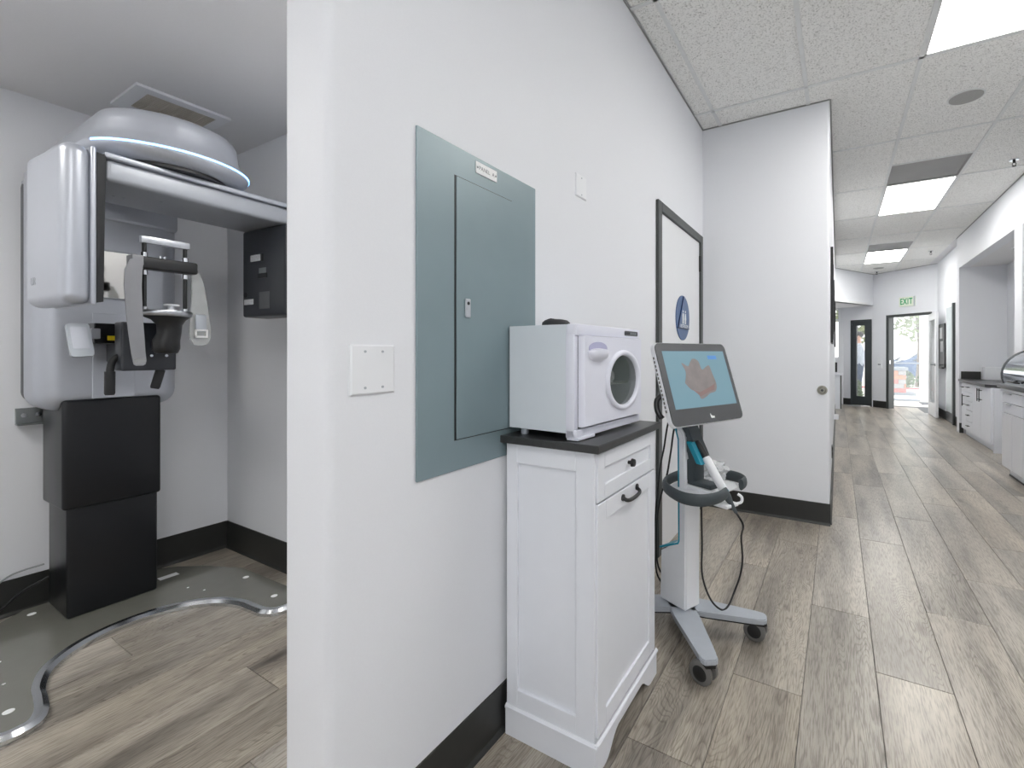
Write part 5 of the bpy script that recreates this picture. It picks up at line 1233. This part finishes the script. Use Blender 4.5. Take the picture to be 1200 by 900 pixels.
pe = thing('person', (0.47, 13.42, -0.01), 'person in a light grey shirt and jeans standing outside the glass pane', 'person', rotz=pi)
# local: +x is where the person faces (turned to face left in the photo)
J = [((0, 0, 0.94), 0.135, 0.15), ((0, 0, 1.08), 0.125, 0.15), ((0.0, 0, 1.24), 0.135, 0.17), ((0.0, 0, 1.38), 0.12, 0.17), ((0.01, 0, 1.47), 0.058), ((0.02, 0, 1.53), 0.055), ((0.03, 0, 1.60), 0.085, 0.075), ((0.03, 0, 1.68), 0.088, 0.076), ((0.02, 0, 1.73), 0.06, 0.05),
     ((0, 0.18, 1.40), 0.065), ((0.03, 0.23, 1.14), 0.05), ((0.24, 0.16, 1.20), 0.038), ((0.30, 0.13, 1.24), 0.03), ((0, -0.18, 1.40), 0.065), ((0.03, -0.23, 1.14), 0.05), ((0.25, -0.15, 1.16), 0.038), ((0.31, -0.12, 1.20), 0.03),
     ((0.0, 0.09, 0.86), 0.095), ((0.02, 0.10, 0.48), 0.068), ((-0.02, 0.10, 0.10), 0.045), ((0.13, 0.11, 0.045), 0.04), ((0.0, -0.09, 0.86), 0.095), ((0.04, -0.10, 0.48), 0.068), ((0.0, -0.10, 0.10), 0.045), ((0.15, -0.11, 0.045), 0.04)]
Ed = [(0, 1), (1, 2), (2, 3), (3, 4), (4, 5), (5, 6), (6, 7), (7, 8), (3, 9), (9, 10), (10, 11), (11, 12), (3, 13), (13, 14), (14, 15), (15, 16), (0, 17), (17, 18), (18, 19), (19, 20), (0, 21), (21, 22), (22, 23), (23, 24)]
me = skin_body('body', J, Ed, 0, 'skin', pe)
me.materials.append(M['shirt']); me.materials.append(M['jeans']); me.materials.append(M['black'])
for p in me.polygons:
    c = p.center; hand = c.x > 0.24 and c.z > 1.0
    p.material_index = 0 if (c.z > 1.475 or hand) else 1 if c.z > 0.95 else 2 if c.z > 0.09 else 3
link(bpy.data.objects.new('body', me), pe, MW[pe.name])
bm = bmesh.new(); bmesh.ops.create_icosphere(bm, subdivisions=3, radius=1.0)
for v in bm.verts: v.co = Vector((0.012 + v.co.x*0.104, v.co.y*0.088, 1.69 + v.co.z*0.085))
bmesh.ops.bisect_plane(bm, geom=bm.verts[:]+bm.edges[:]+bm.faces[:], plane_co=(0.06, 0, 1.66), plane_no=(0.75, 0, -0.65), clear_outer=True)
obj('hair', bm, 'hair', pe, local=True, smooth=60)
bm = loft([[Vector((0.108, -0.012, 1.625)), Vector((0.108, 0.012, 1.625)), Vector((0.105, 0.008, 1.665)), Vector((0.105, -0.008, 1.665))], [Vector((0.142, -0.004, 1.628)), Vector((0.142, 0.004, 1.628)), Vector((0.118, 0.003, 1.668)), Vector((0.118, -0.003, 1.668))]])
obj('nose', bm, 'skin', pe, local=True, smooth=60)
for s in (-1, 1):
    obj('ear', loft([[Vector((0.02 + 0.022*cos(a), s*y, 1.635 + 0.032*sin(a))) for a in [k/12*2*pi for k in range(12)]] for y in (0.072, 0.084)]), 'skin', pe, local=True, smooth=60)
    bm = bmesh.new(); bmesh.ops.create_icosphere(bm, subdivisions=2, radius=0.010, matrix=Matrix.Translation((0.106, s*0.032, 1.655))); obj('eye', bm, 'black', pe, local=True, smooth=60)
    for k in range(4):
        y = s*0.128 + (k-1.5)*0.016; L_ = (0.062, 0.072, 0.068, 0.055)[k]
        obj('finger', tube([(0.31, y, 1.225), (0.335, y, 1.245), (0.31+L_, y, 1.262)], [0.0085, 0.008, 0.007], 8), 'skin', pe, local=True, smooth=60)
    obj('thumb', tube([(0.295, s*0.128 - s*0.028, 1.225), (0.325, s*0.128 - s*0.045, 1.25), (0.335, s*0.128 - s*0.045, 1.275)], [0.010, 0.009, 0.008], 8), 'skin', pe, local=True, smooth=60)
obj('mouth', box(0.105, 0.117, -0.02, 0.02, 1.588, 1.594), 'brick_b', pe, local=True)
